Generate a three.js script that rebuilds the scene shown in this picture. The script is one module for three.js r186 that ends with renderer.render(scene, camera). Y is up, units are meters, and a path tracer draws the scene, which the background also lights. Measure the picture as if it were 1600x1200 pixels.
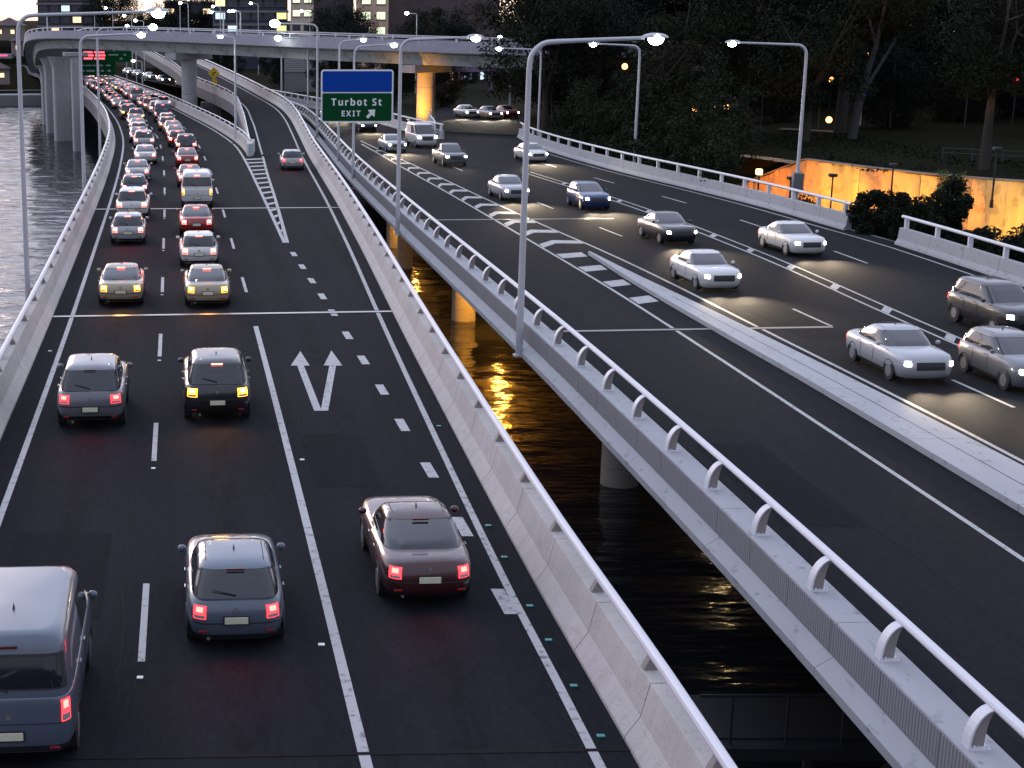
import * as THREE from 'three';
import { mergeGeometries } from 'three/addons/utils/BufferGeometryUtils.js';
import { RoundedBoxGeometry } from 'three/addons/geometries/RoundedBoxGeometry.js';
import { TextGeometry } from 'three/addons/geometries/TextGeometry.js';
import { FontLoader } from 'three/addons/loaders/FontLoader.js';

// ------------------------------------------------------------------ camera, sky, sun, exposure
const scene = new THREE.Scene();
const camera = new THREE.PerspectiveCamera(27.92, 4 / 3, 0.5, 4000);
camera.position.set(0, 10.97, 0);
camera.rotation.x = -13.128 * Math.PI / 180;
camera.setViewOffset(1600, 1200, 357, 0, 1600, 1200);
scene.add(camera);

const renderer = new THREE.WebGLRenderer({ antialias: true });
renderer.setSize(1024, 768);
renderer.toneMapping = THREE.LinearToneMapping;
renderer.toneMappingExposure = 1.3;
renderer.shadowMap.enabled = true;

const SUNSET = new THREE.Vector3(-0.35, 0, -0.94).normalize();
{
  const W = 512, H = 256, data = new Float32Array(W * H * 4);
  const zen = [0.43, 0.475, 0.625], glow = [1.75, 1.25, 0.90], far = [0.34, 0.33, 0.47];
  for (let j = 0; j < H; j++) for (let i = 0; i < W; i++) {
    const up = ((j + 0.5) / H - 0.5) * Math.PI, rd = ((i + 0.5) / W - 0.5) * 2 * Math.PI;
    const x = Math.cos(rd) * Math.cos(up), z = Math.sin(rd) * Math.cos(up), e = Math.max(0, up) * 180 / Math.PI;
    const ca = Math.cos(rd) * SUNSET.x + Math.sin(rd) * SUNSET.z, g = Math.exp(-(1 - ca) * 1.1);
    const low = Math.exp(-e / 6), k = (j * W + i) * 4;
    const wisps = 1 + 0.05 * Math.sin(x * 9 + e * 0.35) * Math.sin(z * 7 - e * 0.21) ;
    for (let c = 0; c < 3; c++) {
      const hor = glow[c] * g + far[c] * (1 - g);
      data[k + c] = (hor * low + zen[c] * (1 + 1.1 * g) * (1 - low)) * wisps * (up < 0 ? 0.25 : 1);
    }
    data[k + 3] = 1;
  }
  const sky = new THREE.DataTexture(data, W, H, THREE.RGBAFormat, THREE.FloatType);
  sky.mapping = THREE.EquirectangularReflectionMapping;
  sky.magFilter = sky.minFilter = THREE.LinearFilter; sky.needsUpdate = true;
  scene.background = sky; scene.environment = sky;
}
const sun = new THREE.DirectionalLight(new THREE.Color(1, 0.74, 0.62), 0.5);
sun.position.copy(SUNSET).multiplyScalar(200).add(new THREE.Vector3(0, 32, 0));
sun.castShadow = true; sun.shadow.radius = 34;
Object.assign(sun.shadow.camera, { left: -150, right: 150, top: 150, bottom: -150, near: 1, far: 700 });
sun.name = 'sunset_light';
scene.add(sun, sun.target);

// ------------------------------------------------------------------ helpers
let seed = 7;
const rnd = () => { seed = (seed + 0x6d2b79f5) | 0; let t = Math.imul(seed ^ (seed >>> 15), 1 | seed); t = (t + Math.imul(t ^ (t >>> 7), 61 | t)) ^ t; return ((t ^ (t >>> 14)) >>> 0) / 4294967296; };
const rr = (a, b) => a + (b - a) * rnd();
const names = new Map();
function numbered(n) { const k = names.get(n) ?? 0; names.set(n, k + 1); return k ? n + '_' + String(k).padStart(3, '0') : n; }
function part(name, geo, mat, parent) {
  const m = new THREE.Mesh(geo, mat); m.name = name; m.castShadow = m.receiveShadow = true; parent.add(m); return m;
}
function tag(o, label, category, group, kind) {
  o.userData = {};
  if (label) o.userData.label = label;
  if (category) o.userData.category = category;
  if (group) o.userData.group = group;
  if (kind) o.userData.kind = kind;
  return o;
}
function thing(name, label, category, x = 0, y = 0, z = 0, turn = 0, group) {
  const o = new THREE.Group(); o.name = numbered(name); o.position.set(x, y, z); o.rotation.y = turn; scene.add(o);
  return tag(o, label, category, group);
}
function struct(name, label, geo, mat) {
  const m = part(numbered(name), geo, mat, scene); return tag(m, label, null, null, 'structure');
}
function copyOf(root, label, x, y, z, turn, group) {
  const c = root.clone(); c.name = numbered(root.userData.base || root.name.replace(/_\d{3}$/, '')); scene.add(c);
  for (const k of [...c.children]) if (k.isLight || (!k.isMesh && !k.children.length)) c.remove(k);
  c.position.set(x, y, z); c.rotation.set(0, turn, 0); c.userData = { ...root.userData };
  if (label) c.userData.label = label; if (group) c.userData.group = group;
  return c;
}
// smooth function through a table of [d, value] rows: positions are X (to the right), d metres ahead of the camera (z = -d)
function tab(rows) {
  const n = rows.length, m = [];
  for (let i = 0; i < n; i++) {
    const a = rows[Math.max(0, i - 1)], b = rows[Math.min(n - 1, i + 1)];
    m.push((b[1] - a[1]) / (b[0] - a[0]));
  }
  return (d) => {
    if (d <= rows[0][0]) return rows[0][1] + m[0] * (d - rows[0][0]);
    if (d >= rows[n - 1][0]) return rows[n - 1][1] + m[n - 1] * (d - rows[n - 1][0]);
    let i = 0; while (d > rows[i + 1][0]) i++;
    const h = rows[i + 1][0] - rows[i][0], t = (d - rows[i][0]) / h, t2 = t * t, t3 = t2 * t;
    return (2 * t3 - 3 * t2 + 1) * rows[i][1] + (t3 - 2 * t2 + t) * h * m[i] + (-2 * t3 + 3 * t2) * rows[i + 1][1] + (t3 - t2) * h * m[i + 1];
  };
}
const slope = (F, d) => (F(d + 0.5) - F(d - 0.5));
const turnAt = (F, d) => Math.atan2(-slope(F, d), 1);                 // yaw of something heading away along F
function at(F, d, off, y) {                                            // point at a sideways offset (to the right) from F
  const s = slope(F, d), l = Math.hypot(s, 1);
  return [F(d) + off / l, y, -(d - 0) + off * s / l * 1];
}
function geom(pos, uv, idx) {
  let g = new THREE.BufferGeometry();
  g.setAttribute('position', new THREE.Float32BufferAttribute(pos, 3));
  if (uv) g.setAttribute('uv', new THREE.Float32BufferAttribute(uv, 2));
  if (idx) g.setIndex(idx);
  return g;
}
function flat(g) { const f = g.index ? g.toNonIndexed() : g; f.computeVertexNormals(); return f; }
const steps = (a, b, s) => { const n = Math.max(1, Math.round((b - a) / s)); return Array.from({ length: n + 1 }, (_, i) => a + (b - a) * i / n); };
function ribbon(fl, fr, d0, d1, step, yf) {                            // a sheet between two curves
  const pos = [], uv = [], idx = [];
  steps(d0, d1, step).forEach((d, i) => {
    const y = typeof yf === 'function' ? yf(d) : yf;
    for (const x of [fl(d), fr(d)]) { pos.push(x, y, -d); uv.push(x, d); }
    if (i) { const k = i * 2; idx.push(k - 2, k - 1, k, k - 1, k + 1, k); }
  });
  const g = geom(pos, uv, idx); g.computeVertexNormals(); return g;
}
function sweep(profile, F, yf, d0, d1, step, caps = true) {             // a profile of [offset, y] carried along a curve
  const pos = [], uv = [], idx = [], n = profile.length, ds = steps(d0, d1, step);
  let len = [0]; for (let k = 1; k < n; k++) len.push(len[k - 1] + Math.hypot(profile[k][0] - profile[k - 1][0], profile[k][1] - profile[k - 1][1]));
  ds.forEach((d, i) => {
    const y0 = typeof yf === 'function' ? yf(d) : yf;
    profile.forEach(([o, y], k) => { pos.push(...at(F, d, o, y0 + y)); uv.push(d, len[k]); });
    if (i) for (let k = 0; k < n - 1; k++) { const a = (i - 1) * n + k, b = i * n + k; idx.push(a, a + 1, b, a + 1, b + 1, b); }
  });
  if (caps) for (const i of [0, ds.length - 1]) {
    const tri = THREE.ShapeUtils.triangulateShape(profile.map((p) => new THREE.Vector2(...p)), []);
    for (const t of tri) idx.push(...(i ? t : [...t].reverse()).map((k) => i * n + k));
  }
  return flat(geom(pos, uv, idx));
}
function slab(fl, fr, d0, d1, step, yTop, yBot) {                       // a closed box between two curves
  const pos = [], uv = [], idx = [];
  const ds = steps(d0, d1, step);
  ds.forEach((d, i) => {
    const a = typeof yTop === 'function' ? yTop(d) : yTop, t = a, b = typeof yTop === 'function' ? a + yBot : yBot;
    for (const [x, y] of [[fl(d), b], [fl(d), t], [fr(d), t], [fr(d), b]]) { pos.push(x, y, -d); uv.push(d, x + y); }
    if (i) for (let k = 0; k < 4; k++) { const p = (i - 1) * 4 + k, q = (i - 1) * 4 + (k + 1) % 4; idx.push(p, q, p + 4, q, q + 4, p + 4); }
  });
  const e = (ds.length - 1) * 4; idx.push(0, 2, 1, 0, 3, 2, e, e + 1, e + 2, e, e + 2, e + 3);
  return flat(geom(pos, uv, idx));
}
const box = (w, h, l, x = 0, y = 0, z = 0) => new THREE.BoxGeometry(w, h, l).translate(x, y, z);
const rbox = (w, h, l, r, x = 0, y = 0, z = 0, s = 2) => new RoundedBoxGeometry(w, h, l, s, r).translate(x, y, z);
function limb(a, b, r0, r1, seg = 8) {
  const p = new THREE.Vector3(...a), q = new THREE.Vector3(...b), v = q.clone().sub(p), L = v.length();
  const g = new THREE.CylinderGeometry(r1, r0, L, seg, 1).translate(0, L / 2, 0);
  g.applyQuaternion(new THREE.Quaternion().setFromUnitVectors(new THREE.Vector3(0, 1, 0), v.normalize()));
  return g.translate(p.x, p.y, p.z);
}
const tube = (pts, r, seg = 24, rad = 8) => new THREE.TubeGeometry(new THREE.CatmullRomCurve3(pts.map((p) => new THREE.Vector3(...p)), false, 'centripetal'), seg, r, rad);
const merged = (list) => mergeGeometries(list.map((g) => (g.index ? g.toNonIndexed() : g)).map((g) => { const h = new THREE.BufferGeometry(); for (const k of ['position', 'normal', 'uv']) if (g.attributes[k]) h.setAttribute(k, g.attributes[k]); if (!h.attributes.uv) h.setAttribute('uv', new THREE.Float32BufferAttribute(new Float32Array(h.attributes.position.count * 2), 2)); return h; }));

// ------------------------------------------------------------------ textures
function lattice(n, s) { const a = new Float32Array(n * n); let q = s; for (let i = 0; i < n * n; i++) { q = (Math.imul(q, 1664525) + 1013904223) | 0; a[i] = (q >>> 8) / 16777216; } return a; }
function noise2(nx, ny, s) {                                           // tiling value noise, nx by ny cells over the unit square
  const n = Math.max(nx, ny), a = lattice(n, s);
  return (u, v) => {
    const x = u * nx, y = v * ny, i = Math.floor(x), j = Math.floor(y); let f = x - i, g = y - j; f = f * f * (3 - 2 * f); g = g * g * (3 - 2 * g);
    const w = (p, q) => a[(((q % ny) + ny) % ny) * n + ((p % nx) + nx) % nx];
    return (w(i, j) * (1 - f) + w(i + 1, j) * f) * (1 - g) + (w(i, j + 1) * (1 - f) + w(i + 1, j + 1) * f) * g;
  };
}
function fbm(nx, ny, oct, s) { const L = Array.from({ length: oct }, (_, k) => noise2(nx << k, ny << k, s + k * 77)); return (u, v) => { let t = 0, a = 0.5, m = 0; for (const f of L) { t += f(u, v) * a; m += a; a *= 0.5; } return t / m; }; }
function texture(size, fn, tile, tileV = tile) {
  const data = new Uint8Array(size * size * 4);
  for (let j = 0; j < size; j++) for (let i = 0; i < size; i++) {
    const c = fn(i / size, j / size), k = (j * size + i) * 4, a = Array.isArray(c) ? c : [c, c, c];
    for (let q = 0; q < 3; q++) data[k + q] = Math.max(0, Math.min(255, a[q] * 255)); data[k + 3] = 255;
  }
  const t = new THREE.DataTexture(data, size, size, THREE.RGBAFormat); t.wrapS = t.wrapT = THREE.RepeatWrapping; t.magFilter = THREE.LinearFilter; t.minFilter = THREE.LinearMipmapLinearFilter; t.generateMipmaps = true;
  t.repeat.set(1 / tile, 1 / tileV); t.needsUpdate = true; return t;
}
const grainA = fbm(256, 256, 2, 3), blotA = fbm(5, 5, 5, 11), streakA = fbm(60, 2, 4, 21);
const asphaltTex = texture(1024, (u, v) => 0.50 + 0.34 * grainA(u, v) * 0.8 + 0.20 * (blotA(u, v) - 0.35) + 0.12 * (streakA(u, v) - 0.5), 16, 40);
const wearN = fbm(18, 40, 4, 131), wearB = fbm(90, 120, 2, 133), dripN = fbm(40, 60, 4, 137);
const laneTex = texture(1024, (u, v) => {                              // wheel-polished tracks and oil drips of three lanes, 10.5 m wide
  const x = u * 10.5, g = wearN(u, v); let t = 0.62 + 0.16 * (grainA(u, v) - 0.5) * 1.6 + 0.22 * (blotA(u, v) - 0.45);
  for (const c of [1.71, 5.18, 8.7]) { for (const o of [-0.78, 0.78]) { const q = Math.abs(x - c - o + (g - 0.5) * 0.5); if (q < 0.34) t += 0.075 * (wearB(u, v) > 0.42 ? 1 : 0.3); } if (Math.abs(x - c + (g - 0.5) * 0.5) < 0.26 && dripN(u, v) > 0.5) t -= 0.11; }
  return t;
}, 10.5, 46);
const grainB = fbm(128, 128, 3, 5);
const asphaltBump = texture(512, (u, v) => grainB(u, v), 2.5);
const cBlot = fbm(4, 4, 6, 31), cStreak = fbm(40, 3, 4, 41), cPit = fbm(90, 90, 2, 51);
const concreteTex = texture(1024, (u, v) => {
  let t = 0.80 + 0.22 * (cBlot(u, v) - 0.5) + 0.16 * (cStreak(u, v) - 0.5); if (cPit(u, v) > 0.74) t -= 0.12;
  const d = cBlot(v, u) > 0.63 ? (cBlot(v, u) - 0.63) * 1.5 : 0; t -= d; return [t, t * 0.985, t * 0.965];
}, 7, 3.5);
const curbSpot = fbm(26, 26, 4, 63), curbBig = fbm(6, 6, 4, 65);
const curbTex = texture(1024, (u, v) => { let t = 0.84 + 0.14 * (curbBig(u, v) - 0.5); const s = curbSpot(u, v); if (s > 0.66) t -= (s - 0.66) * 1.6; return [t * 0.985, t * 0.99, t]; }, 9, 4);
const concreteBump = texture(512, (u, v) => cPit(u, v) * 0.6 + cBlot(u, v) * 0.4, 3);
const w1 = fbm(10, 36, 4, 71), w2 = fbm(22, 80, 3, 81);
const waterBump = texture(1024, (u, v) => 0.6 * w1(u, v) + 0.4 * w2(u, v), 22, 22);
const worn = fbm(24, 24, 4, 91);
const paintTex = texture(512, (u, v) => { const w = worn(u, v); return 0.86 - (w > 0.58 ? (w - 0.58) * 2.2 : 0); }, 3);
const rockA = fbm(16, 1, 5, 101), rockB = fbm(60, 8, 4, 111), rockC = fbm(34, 12, 4, 117);
const rockTex = texture(1024, (u, v) => { const b = rockB(u, v), c = rockC(u, v), t = 0.74 + 0.3 * (b - 0.5) - (c > 0.62 ? 0.16 : 0) - (Math.abs(rockA(u, v) - 0.5) < 0.012 ? 0.2 : 0); return [t, t * 0.93, t * 0.80]; }, 26, 9);
const barkTex = texture(256, (u, v) => 0.6 + 0.4 * fbmBark(u, v), 1.2);
function fbmBark(u, v) { return streakA(u, v); }
const grassN = fbm(40, 40, 4, 121);
const grassTex = texture(512, (u, v) => { const g = grassN(u, v); return [0.5 + 0.4 * g, 0.55 + 0.45 * g, 0.4 + 0.3 * g]; }, 12);

// ------------------------------------------------------------------ materials
const col = (r, g, b) => new THREE.Color().setRGB(r, g, b);
const std = (c, rough = 0.8, o = {}) => new THREE.MeshStandardMaterial({ color: c, roughness: rough, ...o });
const M = {
  asphalt: new THREE.MeshPhysicalMaterial({ color: col(0.0215, 0.0235, 0.0295), roughness: 0.92, specularIntensity: 0.12, map: asphaltTex, bumpMap: asphaltBump, bumpScale: 0.006 }),
  asphaltLanes: new THREE.MeshPhysicalMaterial({ color: col(0.0215, 0.0235, 0.0295), roughness: 0.92, specularIntensity: 0.12, map: laneTex, bumpMap: asphaltBump, bumpScale: 0.006 }),
  concrete: std(col(0.60, 0.565, 0.55), 0.85, { map: concreteTex, bumpMap: concreteBump, bumpScale: 0.004 }),
  concreteCool: std(col(0.45, 0.455, 0.475), 0.85, { map: curbTex, bumpMap: concreteBump, bumpScale: 0.004 }),
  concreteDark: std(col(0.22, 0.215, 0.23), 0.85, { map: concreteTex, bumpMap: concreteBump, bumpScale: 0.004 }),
  joint: new THREE.MeshPhysicalMaterial({ color: col(0.008, 0.008, 0.009), roughness: 0.9, specularIntensity: 0.3 }),
  paint: std(col(0.47, 0.47, 0.47), 0.7, { map: paintTex }),
  steel: std(col(0.50, 0.51, 0.54), 0.45, { metalness: 0.35 }),
  whiteSteel: std(col(0.66, 0.66, 0.70), 0.5),
  postWeb: std(col(0.24, 0.215, 0.20), 0.7),
  darkSteel: std(col(0.03, 0.033, 0.04), 0.5, { metalness: 0.4 }),
  black: std(col(0.012, 0.012, 0.014), 0.6),
  tyre: std(col(0.015, 0.015, 0.016), 0.85),
  rim: std(col(0.4, 0.4, 0.42), 0.35, { metalness: 0.8 }),
  glass: new THREE.MeshPhysicalMaterial({ color: col(0.012, 0.014, 0.02), roughness: 0.06, clearcoat: 1, clearcoatRoughness: 0.03 }),
  trim: std(col(0.025, 0.025, 0.028), 0.55),
  plate: std(col(0.6, 0.58, 0.42), 0.5),
  water: new THREE.MeshPhysicalMaterial({ color: col(0.012, 0.014, 0.018), roughness: 0.10, ior: 1.33, bumpMap: waterBump, bumpScale: 0.09 }),
  bark: std(col(0.045, 0.038, 0.03), 0.95, { map: barkTex }),
  paleBark: std(col(0.065, 0.062, 0.066), 0.9, { map: barkTex }),
  ground: new THREE.MeshPhysicalMaterial({ color: col(0.018, 0.017, 0.012), roughness: 1, specularIntensity: 0.05, map: grassTex }),
  earth: new THREE.MeshPhysicalMaterial({ color: col(0.025, 0.02, 0.016), roughness: 1, specularIntensity: 0.05, map: grassTex }),
  rock: std(col(0.66, 0.58, 0.42), 0.9, { map: rockTex, bumpMap: concreteBump, bumpScale: 0.05 }),
  signGreen: new THREE.MeshPhysicalMaterial({ color: col(0.0, 0.055, 0.016), roughness: 0.5, specularIntensity: 0.2 }), signBlue: new THREE.MeshPhysicalMaterial({ color: col(0.003, 0.05, 0.34), roughness: 0.5, specularIntensity: 0.2 }),
  signWhite: std(col(0.78, 0.8, 0.8), 0.5), signYellow: std(col(0.62, 0.40, 0.015), 0.5),
};
const leafMat = (r, g, b) => new THREE.MeshPhysicalMaterial({ color: col(r, g, b), roughness: 0.8, specularIntensity: 0.35, side: THREE.DoubleSide });
const LEAF = [leafMat(0.010, 0.015, 0.006), leafMat(0.012, 0.019, 0.007), leafMat(0.020, 0.017, 0.009), leafMat(0.009, 0.013, 0.008)];
const glowMat = (r, g, b, s) => std(col(0.02, 0.02, 0.02), 0.4, { emissive: col(r, g, b), emissiveIntensity: s });
const G = {
  lamp: glowMat(0.88, 1, 0.92, 22), warm: glowMat(1, 0.62, 0.25, 10), tail: glowMat(1, 0.035, 0.045, 2.6), brake: glowMat(1, 0.16, 0.12, 6.5), amber: glowMat(1, 0.42, 0.02, 5),
  head: glowMat(1, 0.94, 0.82, 40), dayHead: glowMat(1, 0.95, 0.85, 9), sodium: glowMat(1, 0.55, 0.12, 14), red: glowMat(1, 0.04, 0.06, 5),
};

// ------------------------------------------------------------------ lines of the roads (X against metres ahead)
const LE = tab([[5, -4.65], [20, -5.6], [33.5, -6.46], [47, -7.35], [60, -8.24], [79, -9.6], [100, -11.12], [122, -12.85], [146, -15.0], [164, -17.05], [184, -19.7], [216, -24.6], [251, -30.6], [300, -40], [360, -53], [450, -75]]);
const LB = (d) => LE(d) - 0.75;                                        // foot of the river-side barrier
const plus = (F, k) => (d) => F(d) + k;
const RB = tab([[5, 5.85], [21.5, 5.39], [30, 5.03], [47, 4.55], [60, 4.24], [74, 3.95], [87, 3.62], [100, 3.25], [127.5, 2.3], [157, 1.35], [185, -0.25], [209.5, -3.4], [238, -7.4], [284.5, -14.3], [420, -36]]);
const RE = (d) => RB(d) - 0.58;
const GL = tab([[79, 0.05], [104, -1.55], [132, -3.45], [146, -4.7], [164, -7.2], [181, -10], [226, -17.9], [257, -24], [311, -35], [450, -64.5]]);
const GR = tab([[79, 0.2], [99.7, -0.54], [116, -1.2], [138.4, -2.0], [167, -3.3], [197, -5.5], [240, -13.4], [281, -18.9], [420, -41]]);
const LRB = (d) => GL(d) + 0.45;                                       // foot of the barrier right of the left lanes, past the nose
const RLB = (d) => GR(d) - 0.75;                                       // foot of the barrier left of the exit ramp
const rampY = (d) => Math.max(0, (d - 134) * 0.022 * Math.min(1, (d - 134) / 30));
const RL = tab([[5, 10.9], [20, 10.62], [30, 10.38], [39, 10.03], [49, 9.58], [60, 8.97], [86, 7.42], [118, 5.7], [147, 4.6], [167, 3.85], [193, 2.3], [215, -1], [245, -9], [279, -19], [330, -31], [400, -42]]);
const RLL = tab([[5, 16.4], [30.8, 15.55], [46.2, 14.88], [56.2, 14.39], [65.5, 13.86], [80, 12.78], [94.4, 11.66], [107.8, 10.55], [118.3, 9.61], [131.7, 8.5], [146, 7.3]]);
const L2 = tab([[5, 20.6], [38.2, 19.03], [47, 18.39], [56.5, 17.6], [67.6, 16.7], [75.9, 15.85], [86, 14.55], [99, 13.05], [111, 11.75], [125.5, 10.2], [137, 8.84], [152, 7.2]]);
const RBR = tab([[30, 32.9], [50, 32.3], [65, 31.7], [78.6, 31.2], [83.6, 30.6], [94, 29.5], [104, 28], [118, 25.6], [132, 23.9], [145, 23.0], [156, 23.2]]);
const FB = tab([[152, 15.2], [162, 13], [180, 10.1], [193, 6.9], [207, 4.2], [240, -4], [279, -13.5], [330, -26], [400, -37]]);
const rightEdge = (d) => (d < 150 ? RBR(d) + 0.4 : d < 154 ? THREE.MathUtils.lerp(RBR(150) + 0.4, FB(154), (d - 150) / 4) : FB(d) + 0.3);

// ------------------------------------------------------------------ river, land
struct('river', 'dark rippled river under and beside the viaducts', (() => {
  const pos = [], uv = [], idx = [], x0 = -104, x1 = 36, d0 = 16, d1 = 372, nx = 250, nd = 610, a = fbm(44, 150, 2, 711), b = fbm(17, 61, 2, 733);
  for (let j = 0; j <= nd; j++) for (let i = 0; i <= nx; i++) {
    const x = x0 + (x1 - x0) * i / nx, d = d0 + (d1 - d0) * j / nd, e = Math.min(1, Math.min(i, nx - i, j, nd - j) / 6);
    pos.push(x, -7 + e * (0.19 * (a(x / 88, d / 160) - 0.5) + 0.09 * (b(x / 88 + d / 700, d / 190) - 0.5)), -d); uv.push(x, d);
    if (i && j) { const k = j * (nx + 1) + i; idx.push(k - nx - 2, k - nx - 1, k - 1, k - 1, k - nx - 1, k); }
  }
  const R = [[-900, -7.3, 250], [600, -7.3, 250], [600, -7.3, -1250], [-900, -7.3, -1250]], k = pos.length / 3; for (const q of R) { pos.push(...q); uv.push(q[0], -q[2]); } idx.push(k, k + 1, k + 2, k, k + 2, k + 3);
  const g = geom(pos, uv, idx); g.computeVertexNormals(); return g;
})(), M.water);
const shore = [[70, -20], [70, 60], [49, 99], [45.2, 110], [40.3, 120], [38.2, 128], [31, 142], [25.5, 153], [16.5, 160], [11, 182], [6, 207], [-2, 240], [-11, 279], [-36, 350], [-70, 420], [-160, 520], [-520, 700]];
{
  const pos = [], uv = [], idx = [], T = [0, 2, 8, 16, 30, 50, 80, 120, 180, 280, 420, 640], n = T.length;
  const pts = []; for (let i = 0; i < shore.length - 1; i++) { const k = 6; for (let j = 0; j < k; j++) pts.push([0, 1].map((c) => shore[i][c] + (shore[i + 1][c] - shore[i][c]) * j / k)); } pts.push(shore.at(-1));
  pts.forEach(([x, d], i) => {
    const wall = Math.max(0, Math.min(1, (x - 30) / 9)), hill = x < -60 ? Math.min(1, (-60 - x) / 60) : 0;
    T.forEach((t, k) => {
      const y = -0.35 + wall * 0.9 + wall * 0.022 * t + 0.012 * t * (1 - wall) + hill * Math.min(26, 0.16 * t) + 0.25 * Math.sin(x * 0.3 + t * 0.21) * Math.min(1, t / 20) * wall;
      const X = x + t * 0.45, D = d + t * 0.89; pos.push(X, Math.min(y, 12), -D); uv.push(X, D);
      if (i && k) { const a = (i - 1) * n + k, b = i * n + k; idx.push(a - 1, b, a, a - 1, b - 1, b); }
    });
  });
  const g = geom(pos, uv, idx); g.computeVertexNormals();
  struct('park_ground', 'dark grassy ground rising behind the lit wall and under the trees', g, M.ground);
  const low = [], luv = [], li = [];
  const inner = [[27, -20], [27, 60], [27, 99], [26.6, 110], [24, 120], [21.5, 128], [19, 142], [16, 150], [13, 160], [8, 182], [3, 207], [-5, 240], [-14, 279], [-40, 346], [-75, 414], [-166, 512], [-524, 690]];
  shore.forEach(([x, d], i) => {
    for (const [X, Y, D] of [[inner[i][0], -9, inner[i][1]], [inner[i][0] + 2, -3.4, inner[i][1] + 1], [x, i > 6 ? -0.4 : -3.2, d], [x + 1, 0.1, d + 1]]) { low.push(X, Math.min(Y, i > 8 ? -0.4 : 9), -D); luv.push(X, D); }
    if (i) for (let k = 1; k < 4; k++) { const a = (i - 1) * 4 + k, b = i * 4 + k; li.push(a - 1, a, b, a - 1, b, b - 1); }
  });
  const lg = geom(low, luv, li); lg.computeVertexNormals();
  struct('riverbank', 'dark earth bank and low path between the right barrier and the lit wall', lg, M.earth);
}

// ------------------------------------------------------------------ roads
const at0 = (F) => (typeof F === 'function' ? F : () => F);
function marking(name, fl, fr, d0, d1, road, step = 4, y = 0.005) { return part(name, ribbon(at0(fl), at0(fr), d0, d1, step, y), M.paint, road); }
function quadPatch(pts, y, uvs = 1) { const pos = [], uv = []; for (const [x, d] of pts) { pos.push(x, y, -d); uv.push(x, d); } const idx = []; for (let i = 1; i < pts.length - 1; i++) idx.push(0, i, i + 1); const g = geom(pos, uv, idx); g.computeVertexNormals(); return g; }

const roadL = struct('left_road', 'dark asphalt of the left carriageway with queuing traffic', ribbon(LB, (d) => (d < 132 ? RB(d) : d < 136 ? THREE.MathUtils.lerp(RB(132), LRB(136), (d - 132) / 4) : LRB(d)), 4, 450, 2, 0), M.asphaltLanes);
{ const p = roadL.geometry.attributes.position, uv = roadL.geometry.attributes.uv; for (let i = 0; i < p.count; i++) uv.setXY(i, p.getX(i) - LE(-p.getZ(i)), -p.getZ(i)); }
const roadRamp = struct('exit_ramp', 'asphalt exit ramp climbing away right of the nose barrier', ribbon((d) => (d < 134 ? LRB(d) : RLB(d)), RB, 132, 420, 3, (d) => rampY(d) + 0.004), M.asphalt);
const roadR = struct('right_road', 'dark asphalt of the right carriageway with oncoming traffic', ribbon((d) => RL(d) + 0.15, rightEdge, 4, 400, 2, 0), M.asphalt);
struct('side_street', 'side street joining the right carriageway between trees and barrier', ribbon(tab([[150, 15.3], [170, 15.0], [195, 18.5], [230, 25], [300, 36]]), tab([[150, 23.6], [170, 26.5], [195, 30.5], [230, 36], [300, 46]]), 150, 300, 3, 0.006), M.asphalt);

marking('edge_line', plus(LE, -0.08), plus(LE, 0.08), 5, 400, roadL);
marking('edge_line', plus(RE, -0.08), plus(RE, 0.08), 5, 131, roadL);
marking('lane_line', plus(LE, 6.87), plus(LE, 7.05), 5, 56.5, roadL);
for (let k = 0; k < 24; k++) {
  const d0 = 12.6 + k * 12.85;
  marking('lane_dash', plus(LE, 3.37), plus(LE, 3.50), d0, d0 + 3.9, roadL, 2);
  if (k < 12) part('road_stud', rbox(0.11, 0.025, 0.1, 0.01, LE(d0 - 0.7) + 3.43, 0.012, -(d0 - 0.7), 1), M.signWhite, roadL);
  if (d0 > 60) marking('lane_dash', plus(LE, 6.9), plus(LE, 7.03), d0, d0 + 3.9, roadL, 2);
}
for (const d of [19, 26.2, 38.4]) part('road_stud', rbox(0.12, 0.025, 0.1, 0.01, LE(d) + 6.96 + (d === 38.4 ? 0.3 : -0.28), 0.012, -d, 1), M.signWhite, roadL);
const studTeal = std(col(0.01, 0.22, 0.2), 0.3);
for (const d of [20.4, 22.5, 24.4, 26.4, 28.1, 30.9, 33, 41.8]) part('road_stud', rbox(0.13, 0.03, 0.1, 0.012, RE(d) + 0.24, 0.016, -d, 1), studTeal, roadL);
for (const d of [27, 36, 52]) part('road_stud', rbox(0.12, 0.025, 0.1, 0.01, LE(d) - 0.35, 0.014, -d, 1), d === 36 ? std(col(0.4, 0.03, 0.03), 0.4) : M.signWhite, roadL);
const CL = tab([[24, 4.6], [28.4, 4.3], [33, 4.0], [37.5, 3.68], [42, 3.33], [46.3, 3.03], [50.6, 2.67], [54.8, 2.31], [63, 1.6], [75, 0.5]]);
for (const d of [28.4, 33, 37.5, 42, 46.3, 50.6, 54.8, 59.3, 63, 67, 71, 75]) marking('give_way_dash', plus(CL, -0.13), plus(CL, 0.13), d - 0.7, d + 0.65, roadL, 2);
// the V arrow
{
  const y = 0.005, bar = (x0, d0, x1, d1, w) => quadPatch([[x0 - w, d0], [x0 + w, d0], [x1 + w, d1], [x1 - w, d1]], y);
  part('arrow_marking', merged([bar(1.0, 43.6, 0.56, 49.7, 0.11), bar(1.19, 43.6, 1.62, 49.7, 0.11), quadPatch([[0.24, 49.7], [0.86, 49.7], [0.58, 52.0]], y), quadPatch([[1.32, 49.7], [1.94, 49.7], [1.65, 52.1]], y)].map((g) => g)), M.paint, roadL);
}
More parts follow.
